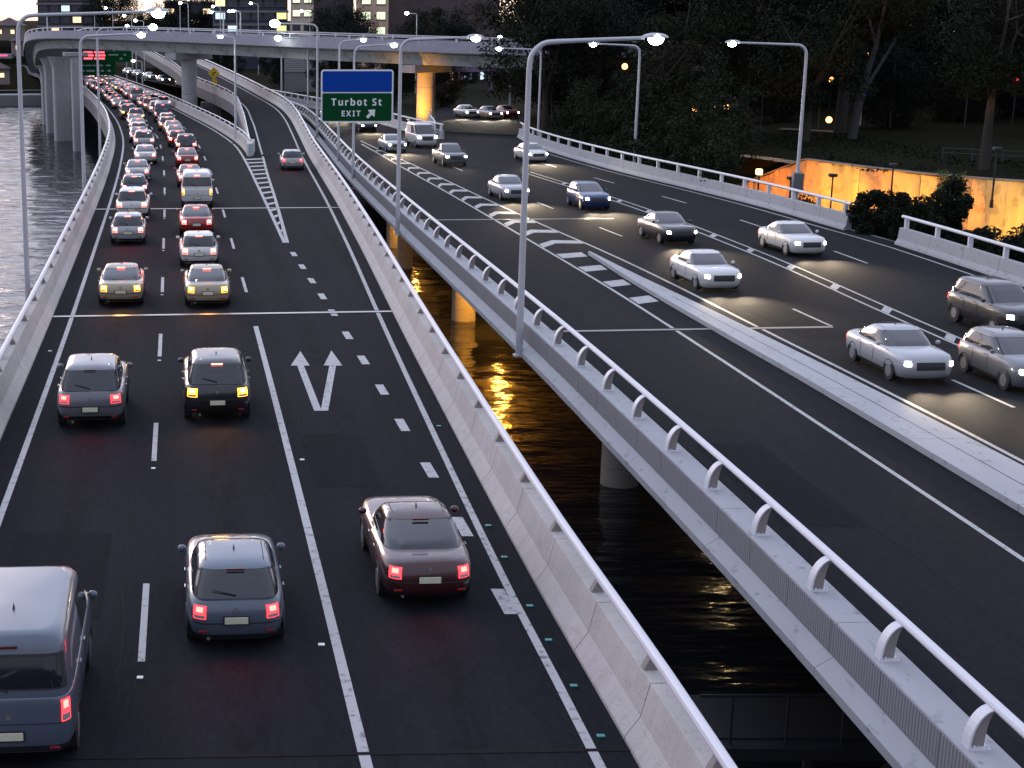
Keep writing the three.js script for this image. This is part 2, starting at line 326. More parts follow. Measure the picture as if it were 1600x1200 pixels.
// gore triangle with chevron bars
marking('gore_line', plus(GL, -0.09), plus(GL, 0.09), 79, 146, roadL);
marking('gore_line', plus(GR, -0.09), plus(GR, 0.09), 79, 133.8, roadL);
for (let k = 0; k < 15; k++) { const d = 83 + k * 3.25; part('chevron_stripe', quadPatch([[GL(d) + 0.1, d], [GR(d + 0.7) - 0.1, d + 0.7], [GR(d + 1.7) - 0.1, d + 1.7], [GL(d + 1) + 0.1, d + 1]], 0.005), M.paint, roadL); }
marking('edge_line', plus(GR, -0.08), plus(GR, 0.08), 134, 300, roadRamp).geometry = ribbon(plus(GR, -0.08), plus(GR, 0.08), 134, 300, 4, (d) => rampY(d) + 0.012);
part('edge_line', ribbon(plus(RE, -0.08), plus(RE, 0.08), 134, 300, 4, (d) => rampY(d) + 0.012), M.paint, roadRamp);
marking('gore_line', plus(GL, -0.09), plus(GL, 0.09), 147, 300, roadL);
// expansion joints: a steel strip let into a dark gap
const jointSteel = std(col(0.42, 0.42, 0.44), 0.35, { metalness: 0.6 });
for (const [d, sk, fl, fr, rd] of [[58.3, 1.1, LB, RB, roadL], [93.6, 0.9, LB, RB, roadL], [21.6, 0.4, LB, RB, roadL], [55.3, 0.9, plus(RL, 0.2), plus(RLL, 6), roadR], [88.2, 0.8, plus(RL, 0.2), plus(RLL, 7), roadR]]) {
  const a = fl(d), b = fr(d + sk), q = (o, w) => [[a, d + o], [b, d + sk + o], [b, d + sk + o + w], [a, d + o + w]];
  part('joint_gap', quadPatch(d > 30 ? q(-0.12, 0.5) : q(0, 0.1), 0.009), M.joint, rd);
  if (d > 30) part('expansion_joint', quadPatch(q(0, 0.26), 0.013), d > 50 && rd === roadR ? std(col(0.2, 0.19, 0.19), 0.5) : jointSteel, rd);
}
// sealed cracks and repair patches
seed = 77;
for (const [F, off, d0, L, rd] of [[LE, 3.05, 20.5, 15, roadL], [LE, 7.5, 40, 9, roadL], [LE, 1.1, 48, 7, roadL], [LE, 5.0, 29, 5.5, roadL], [RLL, -2.2, 22, 14, roadR], [RLL, -3.4, 44, 18, roadR], [L2, 2.2, 33, 16, roadR], [RLL, -1.2, 62, 14, roadR]]) {
  const n = Math.round(L * 2), w = []; for (let i = 0; i <= n; i++) w.push((i ? w[i - 1] : 0) * 0.8 + rr(-0.05, 0.05)); const f = (d) => F(d) + off + w[Math.min(n, Math.max(0, Math.round((d - d0) * 2)))];
  part('crack_seal', ribbon(plus(f, -0.022), plus(f, 0.022), d0, d0 + L, 0.5, 0.0045), M.joint, rd);
}
const patchMat = new THREE.MeshPhysicalMaterial({ color: col(0.0195, 0.021, 0.026), roughness: 0.95, specularIntensity: 0.1, map: asphaltTex });
for (const [F, a, b, d0, d1, rd] of [[LE, 0.5, 2.6, 27.5, 32.5, roadL], [LE, 7.4, 9.0, 36, 41, roadL], [RLL, -4.2, -2.4, 33, 40, roadR], [L2, 0.8, 2.5, 54, 61, roadR]]) part('repair_patch', ribbon(plus(F, a), plus(F, b), d0, d1, 2, 0.0035), patchMat, rd);
// right carriageway markings
marking('lane_line', plus(RLL, -0.07), plus(RLL, 0.07), 5, 146, roadR);
marking('lane_line', plus(L2, -0.07), plus(L2, 0.07), 5, 150, roadR);
const ML = tab([[5, 18.0], [20, 17.5], [33.8, 16.97], [47, 16.35], [55.25, 15.79], [66, 15.15], [74.8, 14.85]]);
const MR = tab([[5, 20.2], [20, 19.6], [37.2, 18.57], [47, 17.79], [59.8, 16.52], [68, 15.6], [74.8, 14.95]]);
for (const d of [61.2, 65.3, 69.5, 73.6]) part('chevron_stripe', quadPatch([[RLL(d) + 0.15, d], [ML(d + 0.6) - 0.15, d + 0.6], [ML(d + 2) - 0.15, d + 2], [RLL(d + 1.4) + 0.15, d + 1.4]], 0.005), M.paint, roadR);
for (let k = 0; k < 15; k++) {                                         // bent bars between the two lines
  const d = 77.8 + k * 4.2, a = RLL(d) + 0.12, b = L2(d + 1) - 0.12, m = (a + b) / 2 - 0.25; if (b - a < 0.35) continue;
  part('chevron_stripe', merged([quadPatch([[a, d - 0.6], [m, d + 1.0], [m, d + 2.2], [a, d + 0.7]], 0.005), quadPatch([[m, d + 1.0], [b, d + 0.9], [b, d + 2.0], [m, d + 2.2]], 0.005)]), M.paint, roadR);
}
const DL = tab([[5, 25.5], [46, 24.2], [58.4, 23.75], [74.4, 23.3], [95, 21.7], [112, 19.3], [130, 16.6]]);
for (const o of [-0.32, 0.32]) marking('lane_line', plus(DL, o - 0.06), plus(DL, o + 0.06), 30, 118, roadR);
for (let k = 0; k < 12; k++) { const d = 48 + k * 5.5; part('chevron_stripe', quadPatch([[DL(d) - 0.24, d], [DL(d) + 0.24, d + 0.9], [DL(d) + 0.24, d + 1.7], [DL(d) - 0.24, d + 0.8]], 0.005), M.paint, roadR); }
for (let k = 0; k < 7; k++) { const d = 44 + k * 12.5; marking('lane_dash', plus(L2, 2.75), plus(L2, 2.87), d, d + 3.6, roadR, 2); marking('lane_dash', (x) => (DL(x) + RBR(x)) / 2 - 0.06, (x) => (DL(x) + RBR(x)) / 2 + 0.06, d + 3, d + 7, roadR, 2); }
marking('edge_line', plus(RBR, -0.75), plus(RBR, -0.63), 30, 140, roadR);

// raised concrete median on the right carriageway, cast in bays
{
  const med = thing('median_kerb', 'pale raised concrete median strip tapering to a point beside the bars', 'median');
  const bays = steps(5, 74.8, 5.8);
  for (let i = 0; i < bays.length - 1; i++) part('concrete_bay', slab(plus(ML, 0), plus(MR, 0), bays[i] + 0.012, bays[i + 1] - 0.012, 2, 0.17, -0.01), M.concreteCool, med);
  part('centre_groove', ribbon((d) => (ML(d) + MR(d)) / 2 - 0.012, (d) => (ML(d) + MR(d)) / 2 + 0.012, 12, 62, 3, 0.174), M.joint, med);
}

// ------------------------------------------------------------------ bridge decks
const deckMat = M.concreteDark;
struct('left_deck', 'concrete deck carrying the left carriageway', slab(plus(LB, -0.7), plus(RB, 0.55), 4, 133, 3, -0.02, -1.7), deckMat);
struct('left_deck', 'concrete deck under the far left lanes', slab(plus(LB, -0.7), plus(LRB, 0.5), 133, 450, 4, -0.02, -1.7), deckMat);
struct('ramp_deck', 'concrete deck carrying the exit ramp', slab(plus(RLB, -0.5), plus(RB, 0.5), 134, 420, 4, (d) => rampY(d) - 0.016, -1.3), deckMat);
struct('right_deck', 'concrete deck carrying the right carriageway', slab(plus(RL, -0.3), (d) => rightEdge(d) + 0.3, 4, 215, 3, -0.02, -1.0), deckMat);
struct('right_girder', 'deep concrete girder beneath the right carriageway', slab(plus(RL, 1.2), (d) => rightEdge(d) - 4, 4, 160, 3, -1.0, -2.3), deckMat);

// ------------------------------------------------------------------ barriers
const ellipse = (cx, cy, rx, ry, n = 10) => Array.from({ length: n + 1 }, (_, i) => { const a = Math.PI - i / n * Math.PI * 2; return [cx + rx * Math.cos(a), cy + ry * Math.sin(a)]; });
const mirror = (p) => p.map(([o, y]) => [-o, y]).reverse();
const NJ = [[0, -0.02], [0, 0.07], [0.23, 0.40], [0.36, 0.96], [0.62, 0.96], [0.64, -1.75]];
function barrier(o) {                                                  // panels, posts and a rail along a curve
  const t = thing('concrete_barrier', o.label, 'barrier');
  const y = o.y ?? 0, ds = steps(o.d0, o.d1, o.pitch ?? 3.45);
  for (let i = 0; i < ds.length - 1; i++) part('concrete_panel', sweep(o.profile, o.F, y, ds[i] + 0.014, ds[i + 1] - 0.014, 3), o.mat ?? M.concrete, t);
  const core = o.profile.map(([a, b]) => [a, b]); const cx = core.reduce((s, p) => s + p[0], 0) / core.length;
  part('joint_filler', merged(ds.slice(1, -1).map((d) => sweep(core.map(([a, b]) => [cx + (a - cx) * 0.94, b - 0.03]), o.F, y, d - 0.12, d + 0.12, 1))), M.joint, t).userData.kind = 'stuff';
  if (o.rail) {
    const rs = steps(o.d0, o.d1, (o.pitch ?? 3.45) * 3);
    for (let i = 0; i < rs.length - 1; i++) part('guard_rail', sweep(ellipse(o.rail[0], o.rail[1], o.rail[2], o.rail[3]), o.F, y, rs[i], rs[i + 1] - 0.006, 2.5), o.railMat ?? M.whiteSteel, t);
    for (let d = o.d0 + 0.6; d < (o.postEnd ?? o.d1); d += o.pitch ?? 3.45) {
      const p = at(o.F, d, 0, (typeof y === 'function' ? y(d) : y)), tn = turnAt(o.F, d);
      o.post(t, p, tn);
    }
  }
  return t;
}
const bracket = new THREE.ExtrudeGeometry(new THREE.Shape([[0.38, 0.95], [0.60, 0.95], [0.60, 1.17], [0.50, 1.17]].map((p) => new THREE.Vector2(...p))), { depth: 0.16, bevelEnabled: true, bevelSize: 0.012, bevelThickness: 0.012, bevelSegments: 1 }).translate(0, 0, -0.08);
const bracketL = bracket.clone().applyMatrix4(new THREE.Matrix4().makeScale(-1, 1, 1)); { const i = bracketL.attributes.position; for (let k = 0; k < i.count; k += 3) for (const a of ['position', 'normal', 'uv']) { const t = bracketL.attributes[a], s = t.itemSize; for (let c = 0; c < s; c++) { const q = t.array[(k + 1) * s + c]; t.array[(k + 1) * s + c] = t.array[(k + 2) * s + c]; t.array[(k + 2) * s + c] = q; } } }
const postOf = (geo, mat) => (t, p, tn) => { const m = part('rail_post', geo, mat, t); m.position.set(...p); m.rotation.y = tn; };
barrier({ label: 'pale concrete barrier right of the left lanes running down to the bottom edge', profile: NJ, F: RB, d0: 12, d1: 133, rail: [0.53, 1.24, 0.085, 0.09], post: postOf(bracket, M.postWeb) });
barrier({ label: 'far concrete barrier on the right of the exit ramp', profile: NJ, F: RB, d0: 133, d1: 330, pitch: 4, y: rampY, rail: [0.53, 1.24, 0.085, 0.09], post: postOf(bracket, M.postWeb) });
barrier({ label: 'concrete barrier with rail along the river at the left edge', profile: mirror(NJ), F: LB, d0: 12, d1: 400, pitch: 4, rail: [-0.53, 1.24, 0.085, 0.09], post: postOf(bracketL, M.postWeb), postEnd: 250 });
const low = [[0, -0.02], [0.02, 0.07], [0.14, 0.35], [0.2, 0.95], [0.44, 0.95], [0.46, -1.4]];
const stub = box(0.14, 0.34, 0.14, 0, 1.1, 0);
barrier({ label: 'concrete barrier starting at the nose between left lanes and exit ramp', profile: low, F: LRB, d0: 134, d1: 420, pitch: 4.5, rail: [0.32, 1.3, 0.05, 0.05], post: postOf(stub.clone().translate(0.32, 0, 0), M.whiteSteel), postEnd: 240 });
barrier({ label: 'curved concrete barrier on the left of the climbing exit ramp', profile: mirror(low), F: RLB, y: rampY, d0: 136, d1: 400, pitch: 4.5, rail: [-0.32, 1.3, 0.05, 0.05], post: postOf(stub.clone().translate(-0.32, 0, 0), M.whiteSteel), postEnd: 240 });
{ // rounded concrete nose joining the two barriers
  const nose = thing('barrier_nose', 'rounded concrete nose where the two far barriers meet at the bars', 'barrier nose');
  const l = LRB(134) + 0.05, r = RLB(136) - 0.02, mid = (l + r) / 2, w = Math.max(0.5, (r - l) / 2);
  const sh = new THREE.Shape(); sh.moveTo(l - 0.1, 137.5); sh.lineTo(l - 0.02, 133.4); sh.quadraticCurveTo(mid, 130.9, r + 0.05, 133.4); sh.lineTo(r + 0.1, 137.5); sh.closePath();
  part('concrete_block', new THREE.ExtrudeGeometry(sh, { depth: 1.02, bevelEnabled: true, bevelSize: 0.05, bevelThickness: 0.05, bevelSegments: 2, curveSegments: 10 }).rotateX(-Math.PI / 2), M.concrete, nose);
  for (let k = 0; k < 3; k++) part('marker_panel', rbox(0.34, 0.16, 0.04, 0.015, mid + 0.1, 0.95 - k * 0.26, -131.98, 1), std(col(0.25, 0.42, 0.5), 0.4), nose);
}
const far1 = [[0, -0.02], [0.02, 0.1], [0.14, 0.3], [0.2, 0.86], [0.45, 0.86], [0.47, -1.1]];
const rstub = box(0.2, 0.55, 0.16, 0.33, 1.08, 0);
const rr1 = { profile: far1, F: RBR, mat: M.concreteCool, pitch: 3.4, rail: [0.33, 1.42, 0.09, 0.08], post: postOf(rstub, M.whiteSteel) };
barrier({ ...rr1, label: 'pale barrier with square posts at the right edge below the bush', d0: 40, d1: 78.5 });
barrier({ ...rr1, label: 'long pale barrier with square posts in front of the dark trees', d0: 84, d1: 155 });
barrier({ ...rr1, label: 'pale far barrier in front of the yellow lit pillar', F: FB, d0: 152, d1: 260, pitch: 3.6, post: postOf(rstub, M.whiteSteel) });
{ // barrier turning into the side street beside the pillar
  const F = tab([[152, 15.0], [158, 15.6], [170, 16.2], [180, 17.4], [192, 20]]);
  barrier({ label: 'short stepped barrier turning into the side street beside the yellow pillar', profile: mirror(far1), F, mat: M.concrete, d0: 152.6, d1: 178, pitch: 3.2, rail: [-0.33, 1.42, 0.07, 0.06], post: postOf(rstub.clone().translate(-0.66, 0, 0), M.whiteSteel) });
}

// parapet of the right bridge: kerb, ribbed fascia, ledge, arched posts and rail
{
  const t = thing('bridge_parapet', 'pale parapet with arched posts and white rail along the right bridge', 'parapet');
  const ks = steps(6, 215, 6.8);
  for (let i = 0; i < ks.length - 1; i++) {
    part('kerb_block', sweep([[-0.48, 0.20], [-0.48, 0.41], [-0.46, 0.43], [0.13, 0.43], [0.15, 0.41], [0.15, -0.05]], RL, 0, ks[i] + 0.012, ks[i + 1] - 0.012, 3.4), M.concreteCool, t);
    part('ledge', sweep([[-0.82, -0.62], [-0.82, -0.44], [-0.49, -0.24], [-0.30, -0.24], [-0.30, -0.62]], RL, 0, ks[i] + 0.01, ks[i + 1] - 0.01, 3.4), M.concreteCool, t);
  }
  const ribs = texture(64, (u) => 0.5 + 0.5 * Math.cos(u * Math.PI * 2), 0.11);
  const fasciaMat = std(col(0.21, 0.205, 0.225), 0.7, { bumpMap: ribs, bumpScale: 0.02 });
  for (let d = 6; d < 150; d += 2.27) part('fascia_panel', sweep([[-0.50, -0.22], [-0.50, 0.38], [-0.47, 0.38], [-0.47, -0.22]], RL, 0, d + 0.012, d + 2.258, 3), fasciaMat, t);
  part('fascia_backing', sweep([[-0.46, -0.24], [-0.46, 0.40], [-0.3, 0.40], [-0.3, -0.24]], RL, 0, 6, 215, 3), M.joint, t);
  for (let d = 6; d < 205; d += 9.9) part('guard_rail', sweep(ellipse(0, 1.10, 0.085, 0.075), RL, 0, d, Math.min(214, d + 9.89), 3.3), M.whiteSteel, t);
  const N = 9, cp = Array.from({ length: N + 1 }, (_, i) => { const a = i / N * Math.PI / 2; return [-0.36 * Math.cos(a), 0.43 + 0.63 * Math.sin(a)]; });
  const web = new THREE.Shape([...cp, [0.03, 1.02], ...[...cp].reverse().slice(1).map(([x, y]) => [x * 0.45 + 0.03, y - 0.02])].map((p) => new THREE.Vector2(...p)));
  const webG = new THREE.ExtrudeGeometry(web, { depth: 0.10, bevelEnabled: false }).translate(0, 0, -0.05);
  const fl = new THREE.Shape([...cp.map(([x, y]) => [x - 0.035 * Math.cos((y - 0.43) / 0.63), y + 0.02 * (y - 0.43)]), ...[...cp].reverse()].map((p) => new THREE.Vector2(...p)));
  const flG = new THREE.ExtrudeGeometry(fl, { depth: 0.24, bevelEnabled: false }).translate(0, 0, -0.12);
  const baseG = merged([box(0.3, 0.03, 0.3, -0.22, 0.445, 0), ...[[-0.3, 0.1], [-0.3, -0.1], [-0.1, 0.1], [-0.1, -0.1]].map(([x, z]) => new THREE.CylinderGeometry(0.02, 0.02, 0.05, 6).translate(x, 0.47, z))]);
  for (let d = 8.1; d < 205; d += 3.3) {
    const p = at(RL, d, 0, 0), tn = turnAt(RL, d);
    const po = part('rail_post', webG, M.postWeb, t); po.position.set(...p); po.rotation.y = tn;
    part('post_flange', flG, M.whiteSteel, po); part('base_plate', baseG, M.whiteSteel, po);
  }
}

// ------------------------------------------------------------------ piers and the dark walkway frame by the water
function pier(label, x, d, r, y0, y1, mat = M.concrete, cap) {
  const t = thing('bridge_pier', label, 'pier', x, y0, -d), h = y1 - y0;
  part('column', new THREE.CylinderGeometry(r, r, h * 0.62, 36).translate(0, h * 0.31, 0), mat, t);
  part('column', new THREE.CylinderGeometry(r * 0.995, r * 0.995, h * 0.38 - 0.03, 36).translate(0, h * 0.81 + 0.015, 0), mat, t);
  part('cast_joint', new THREE.CylinderGeometry(r * 0.97, r * 0.97, 0.04, 36).translate(0, h * 0.62 + 0.01, 0), M.joint, t);
  if (cap) part('crosshead', rbox(cap[0], cap[1], cap[2], 0.06, cap[3], h - cap[1] / 2 - 0.01, 0), mat, t);
  return t;
}
const pierMat = std(col(0.42, 0.42, 0.40), 0.85, { map: concreteTex });
pier('grey round pier standing in dark water under the right bridge', 13.47, 59.5, 0.74, -7.6, -2.31, pierMat);
pier('orange lit round pier in the water under the right bridge', 11.2, 94.6, 0.74, -7.6, -2.31, pierMat);
pier('far orange lit pier glimpsed behind the left barrier rail', 9.3, 127, 0.8, -7.6, -2.31, pierMat);
pier('brown pier beside the far orange lit one below the bridge', 9.2, 116, 0.6, -7.6, -2.31, pierMat);
{
  const t = thing('steel_walkway', 'dark braced steel walkway frame over water at the bottom edge', 'walkway');
  const dx = M.darkSteel, z = -30.6;
  part('deck_beam', box(7, 0.28, 0.5, 12.2, -4.25, z), dx, t);
  part('lower_beam', box(7, 0.16, 0.3, 12.2, -6.3, z), dx, t);
  for (const x of [9.3, 11.3, 13.3, 15.2]) part('post', box(0.16, 2.6, 0.16, x, -5.5, z), dx, t);
  for (const [a, b] of [[9.3, 11.3], [13.3, 11.3], [13.3, 15.2]]) part('brace', limb([a, -4.4, z], [b, -6.3, z], 0.06, 0.06, 6), dx, t);
  for (const x of [9.6, 10.8, 12, 13.2, 14.4]) part('handrail_post', box(0.05, 1.1, 0.05, x, -3.58, z), dx, t);
  part('handrail', box(6.4, 0.06, 0.06, 12.1, -3.0, z), dx, t);
  part('grating', box(7, 0.06, 2.2, 12.2, -4.1, z - 1.3), dx, t);
}

// ------------------------------------------------------------------ flyover
{
  const path = new THREE.CatmullRomCurve3([[46, 7.9, -170], [34, 8.0, -170], [16.4, 8.35, -181], [-12.5, 9.1, -212], [-28, 9.3, -233], [-36.3, 8.9, -253], [-42.6, 7.0, -284], [-47.6, 4.0, -316], [-51.5, 1.0, -346]].map((p) => new THREE.Vector3(...p)), false, 'centripetal');
  const N = 90, pts = path.getSpacedPoints(N), tan = pts.map((_, i) => path.getTangentAt(i / N));
  function ext(profile, i0, i1) {                                      // offset to the side nearer the camera is negative
    const pos = [], uv = [], idx = [], n = profile.length;
    for (let i = i0; i <= i1; i++) {
      const t = tan[i], nx = -t.z, nz = t.x, l = Math.hypot(nx, nz);
      profile.forEach(([o, y], k) => { pos.push(pts[i].x + nx / l * o, pts[i].y + y, pts[i].z + nz / l * o); uv.push(i * 3, k); });
      if (i > i0) for (let k = 0; k < n - 1; k++) { const a = (i - i0 - 1) * n + k, b = a + n; idx.push(a, a + 1, b, a + 1, b + 1, b); }
    }
    return flat(geom(pos, uv, idx));
  }
  const t = thing('flyover', 'long pale curved flyover ramp crossing above the roads', 'flyover');
  const girderMat = std(col(0.50, 0.56, 0.55), 0.8, { map: concreteTex }), parMat = std(col(0.46, 0.45, 0.53), 0.8, { map: concreteTex });
  part('girder', ext([[2.2, -1.8], [2.0, -1.9], [-2.0, -1.9], [-2.4, -0.72], [-3.8, -0.5], [-3.8, -0.25], [3.8, -0.25], [3.8, -0.5], [2.4, -0.72], [2.2, -1.8]], 0, N), girderMat, t);
  for (let i = 0; i < N - 4; i += 5) for (const s of [-1, 1]) part('parapet_panel', ext([[s * 4.0, -0.42], [s * 4.0, 0.72], [s * 3.75, 0.72], [s * 3.75, -0.2]], i, i + 5), parMat, t);
  for (const s of [-1, 1]) for (let i = 0; i < N - 9; i += 10) part('guard_rail', ext([[s * 3.87 - 0.06, 1.1], [s * 3.87 - 0.06, 1.22], [s * 3.87 + 0.06, 1.22], [s * 3.87 + 0.06, 1.1], [s * 3.87 - 0.06, 1.1]], i, i + 10), M.whiteSteel, t);
  for (let i = 1; i < N; i += 2) { const q = tan[i], l = Math.hypot(q.x, q.z); for (const s of [-1, 1]) { const m = part('rail_post', box(0.2, 0.44, 0.2, 0, 0.9, 0), M.whiteSteel, t); m.position.set(pts[i].x - q.z / l * s * 3.87, pts[i].y, pts[i].z + q.x / l * s * 3.87); } }
  part('road_surface', ext([[3.74, -0.2], [-3.74, -0.2]], 0, N), M.asphalt, t);
  const fp = std(col(0.46, 0.47, 0.49), 0.85, { map: concreteTex });
  const mk = (label, x, d, r, y0, y1, cap) => { const p = pier(label, x, d, r, y0, y1, fp, [6.6, 0.9, 2.2, 0]); p.rotation.y = Math.PI / 4; return p; };
  mk('grey round flyover pillar between left lanes and exit ramp', -12.7, 212, 1.05, -7.2, 7.2);
  mk('yellow lit flyover pillar behind the far barrier', 16.4, 181, 1.05, -0.5, 6.44);
  for (const [x, d, y1, lab] of [[-34.6, 246, 6.0, 'nearest broad flyover pillar standing in the river at left'], [-38.6, 264, 5.4, 'second flyover pillar in the river behind the broad one'], [-42.6, 286, 3.6, 'third flyover pillar in the river behind two others'], [-46.6, 312, 1.2, 'farthest thin flyover pillar in the river at left']]) {
    const p = thing('flyover_pillar', lab, 'pier', x, -7.4, -d, 0.3);
    part('column', rbox(2.9, y1 + 7.4, 1.9, 0.35, 0, (y1 + 7.4) / 2, 0, 3), fp, p);
    part('pier_head', (() => { const s = new THREE.Shape(); s.moveTo(-1.45, 0); s.quadraticCurveTo(-1.6, 1.3, -2.3, 1.8); s.lineTo(2.3, 1.8); s.quadraticCurveTo(1.6, 1.3, 1.45, 0); s.closePath(); return new THREE.ExtrudeGeometry(s, { depth: 1.7, bevelEnabled: false, curveSegments: 8 }).translate(0, y1 + 5.6, -0.85); })(), fp, p);
  }
  const p = thing('flyover_pillar', 'slim grey pillar by the lamp posts left of the queue', 'pier', -29.8, -7.4, -226, 0.3);
  part('column', rbox(1.35, 14.0, 1.3, 0.2, 0, 7, 0, 3), fp, p); part('pier_head', rbox(3.4, 0.6, 1.6, 0.1, 0, 14.1, 0), fp, p);
  const rp = thing('bridge_pier', 'dark square pier holding up the exit ramp behind the nose', 'pier', -9.9, -6, -217, 0.1);
  part('column', rbox(2.6, 6.2, 1.2, 0.1, 0, 3.1, 0), M.concreteDark, rp); part('crosshead', rbox(5.4, 0.8, 1.5, 0.08, 1.2, 6.1 - 0.05, 0), M.concreteDark, rp);
}

// ------------------------------------------------------------------ street lamps
function streetLamp(o) {                                               // o: x, d, y0, h, arm (length), dir (yaw of the arm: 0 = to the right)
  const t = thing('street_lamp', o.label, 'street lamp', o.x, o.y0, -o.d, o.dir ?? 0, o.group);
  const h = o.h, A = o.arm, r = o.r ?? 0.1, bend = o.bend ?? 0.8;
  part('pole', merged([limb([0, 0, 0], [0, h - bend, 0], r * 1.15, r * 0.8, 12), tube([[0, h - bend, 0], [bend * 0.08, h - bend * 0.45, 0], [bend * 0.45, h - bend * 0.08, 0], [bend, h, 0]], r * 0.8, 12, 10)]), M.steel, t);
  part('arm', limb([bend, h, 0], [A, h + (o.rise ?? 0.12), 0], r * 0.75, r * 0.55, 10), M.steel, t);
  if (o.plate !== false) part('base_plate', box(0.4, 0.06, 0.4, 0, 0.03, 0), M.steel, t);
  const y = h + (o.rise ?? 0.12);
  const hd = part('luminaire', new THREE.SphereGeometry(0.5, 16, 8, 0, Math.PI * 2, 0, Math.PI / 2).scale(0.95, 0.34, 0.42).translate(A + 0.36, y, 0), M.steel, t);
  if (o.lit === false) return t;
  const k = o.big ?? 1;
  part('lamp_lens', new THREE.SphereGeometry(0.27, 16, 10).scale(k * 1.0, k * 0.75, k * 0.9).translate(A + 0.40, y - 0.04, 0), o.mat ?? G.lamp, hd);
  const l = new THREE.SpotLight(o.color ?? new THREE.Color(0.86, 1, 0.92), o.power ?? 26, 0, 1.3, 0.6, 2);
  l.position.set(A + 0.40, y - 0.08 - 0.22 * k, 0); l.target.position.set(A + 0.40, y - 3, 0); l.castShadow = true; l.shadow.radius = 9; l.name = 'street_lamp_light';
  t.add(l, l.target); return t;
}
const W = Math.PI;
streetLamp({ label: 'tall street lamp standing on the right bridge edge in mid picture', x: 8.43, d: 54.1, y0: -0.62, h: 11.0, arm: 3.9, r: 0.115, bend: 1.0 });
streetLamp({ label: 'second street lamp along the right bridge edge, beyond the tallest one', x: 6.42, d: 86.6, y0: -0.62, h: 10.75, arm: 3.7, r: 0.11 });
streetLamp({ label: 'street lamp whose pole carries the blue and green exit sign', x: 5.2, d: 116, y0: -0.62, h: 10.0, arm: 2.5, r: 0.1 });
streetLamp({ label: 'slim lamp post just left of the exit sign pole, past the parapet', x: 4.62, d: 131, y0: -0.6, h: 10.2, arm: 1.6, r: 0.1, big: 0.9 });
streetLamp({ label: 'very tall lamp post passing the left edge of the exit sign', x: 3.42, d: 159, y0: -0.3, h: 11.2, arm: 3.9, dir: W, r: 0.12, big: 1.9 });
streetLamp({ label: 'thin lamp post behind the exit ramp barrier left of the sign', x: 2.95, d: 190, y0: -0.3, h: 9.5, arm: 3.2, dir: W, r: 0.11, big: 1.6 });
streetLamp({ label: 'thin lamp post in front of the slatted building under the flyover', x: -0.3, d: 235, y0: 0.2, h: 8.4, arm: 1.6, dir: W, r: 0.13, big: 1.1 });
streetLamp({ label: 'lamp post on the barrier nose between lanes and ramp', x: -4.3, d: 140, y0: 0.9, h: 8.9, arm: 0.9, dir: W, r: 0.1, big: 0.9, bend: 0.4 });
streetLamp({ label: 'nearest lamp post at the left edge over the bright river', x: -10.38, d: 61.9, y0: -1.2, h: 12.5, arm: 5.1, r: 0.1 });
streetLamp({ label: 'second lamp post along the river parapet, before the flyover', x: -13.25, d: 103, y0: -1.0, h: 11.2, arm: 3.6, r: 0.12 });
streetLamp({ label: 'third lamp post along the river parapet, thinner than the second', x: -15.9, d: 135, y0: -1.0, h: 11.6, arm: 4.4, r: 0.11, big: 1.3 });
streetLamp({ label: 'street lamp beside the control box in front of the yellow wall', x: 31.3, d: 94.5, y0: -0.6, h: 10.35, arm: 4.1, dir: W, r: 0.11 });
streetLamp({ label: 'street lamp over the small blue sign before the dark shrubs', x: 27.3, d: 121, y0: -0.6, h: 9.95, arm: 3.2, dir: W, r: 0.11 });
streetLamp({ label: 'street lamp at the side street corner, behind the tallest lamp', x: 24.3, d: 149, y0: -0.4, h: 9.0, arm: 3.6, dir: W, r: 0.11 });
streetLamp({ label: 'lamp post on the flyover, left one of two side by side', x: -7.8, d: 206, y0: 8.6, h: 3.8, arm: 1.2, dir: W, r: 0.1, bend: 0.3, power: 12 });
streetLamp({ label: 'lamp post on the flyover, right one of two side by side', x: -5.5, d: 203, y0: 8.5, h: 4.0, arm: 0.6, dir: W, r: 0.1, bend: 0.3, power: 12 });
streetLamp({ label: 'short lamp post on the flyover above the narrow left end', x: -37.4, d: 251, y0: 8.2, h: 4.1, arm: 1.2, r: 0.12, bend: 0.4, power: 12 });
streetLamp({ label: 'low lamp under the flyover left of the grey round pillar', x: -20.8, d: 232, y0: 0, h: 5.6, arm: 0.9, dir: W, r: 0.09, bend: 0.4, power: 14 });
for (const [x, d, h, lab] of [[-28, 300, 10.5, 'far street lamp behind the flyover at the left bend'], [-21.5, 330, 16, 'far high lamp above the flyover, left of a close pair'], [-19.3, 322, 15, 'far high lamp above the flyover, right of a close pair'], [-27.5, 312, 11.5, 'far lamp above the flyover over the stopped lanes'], [-10, 340, 13.5, 'far lamp before the dark blue office block'], [30, 208, 9.2, 'street lamp over the cars waiting in the side street'], [21, 250, 12.5, 'far lamp above the flyover right of the lit window block'], [-33, 345, 12.6, 'far lamp over the stopped lanes beside the office tower'], [-40, 372, 14.5, 'far lamp in front of the sunset gap'], [-47, 395, 13.2, 'far lamp below the dark office tower'], [-14, 352, 14.6, 'far lamp in front of the dark low block'], [-5.5, 345, 15.2, 'far lamp in front of the blue glass offices'], [5, 300, 13.2, 'far lamp before the left pale block']])
  streetLamp({ label: lab, x, d, y0: 0, h, arm: 1.2, dir: W, r: 0.09, bend: 0.4, power: 14, big: 1.25 });

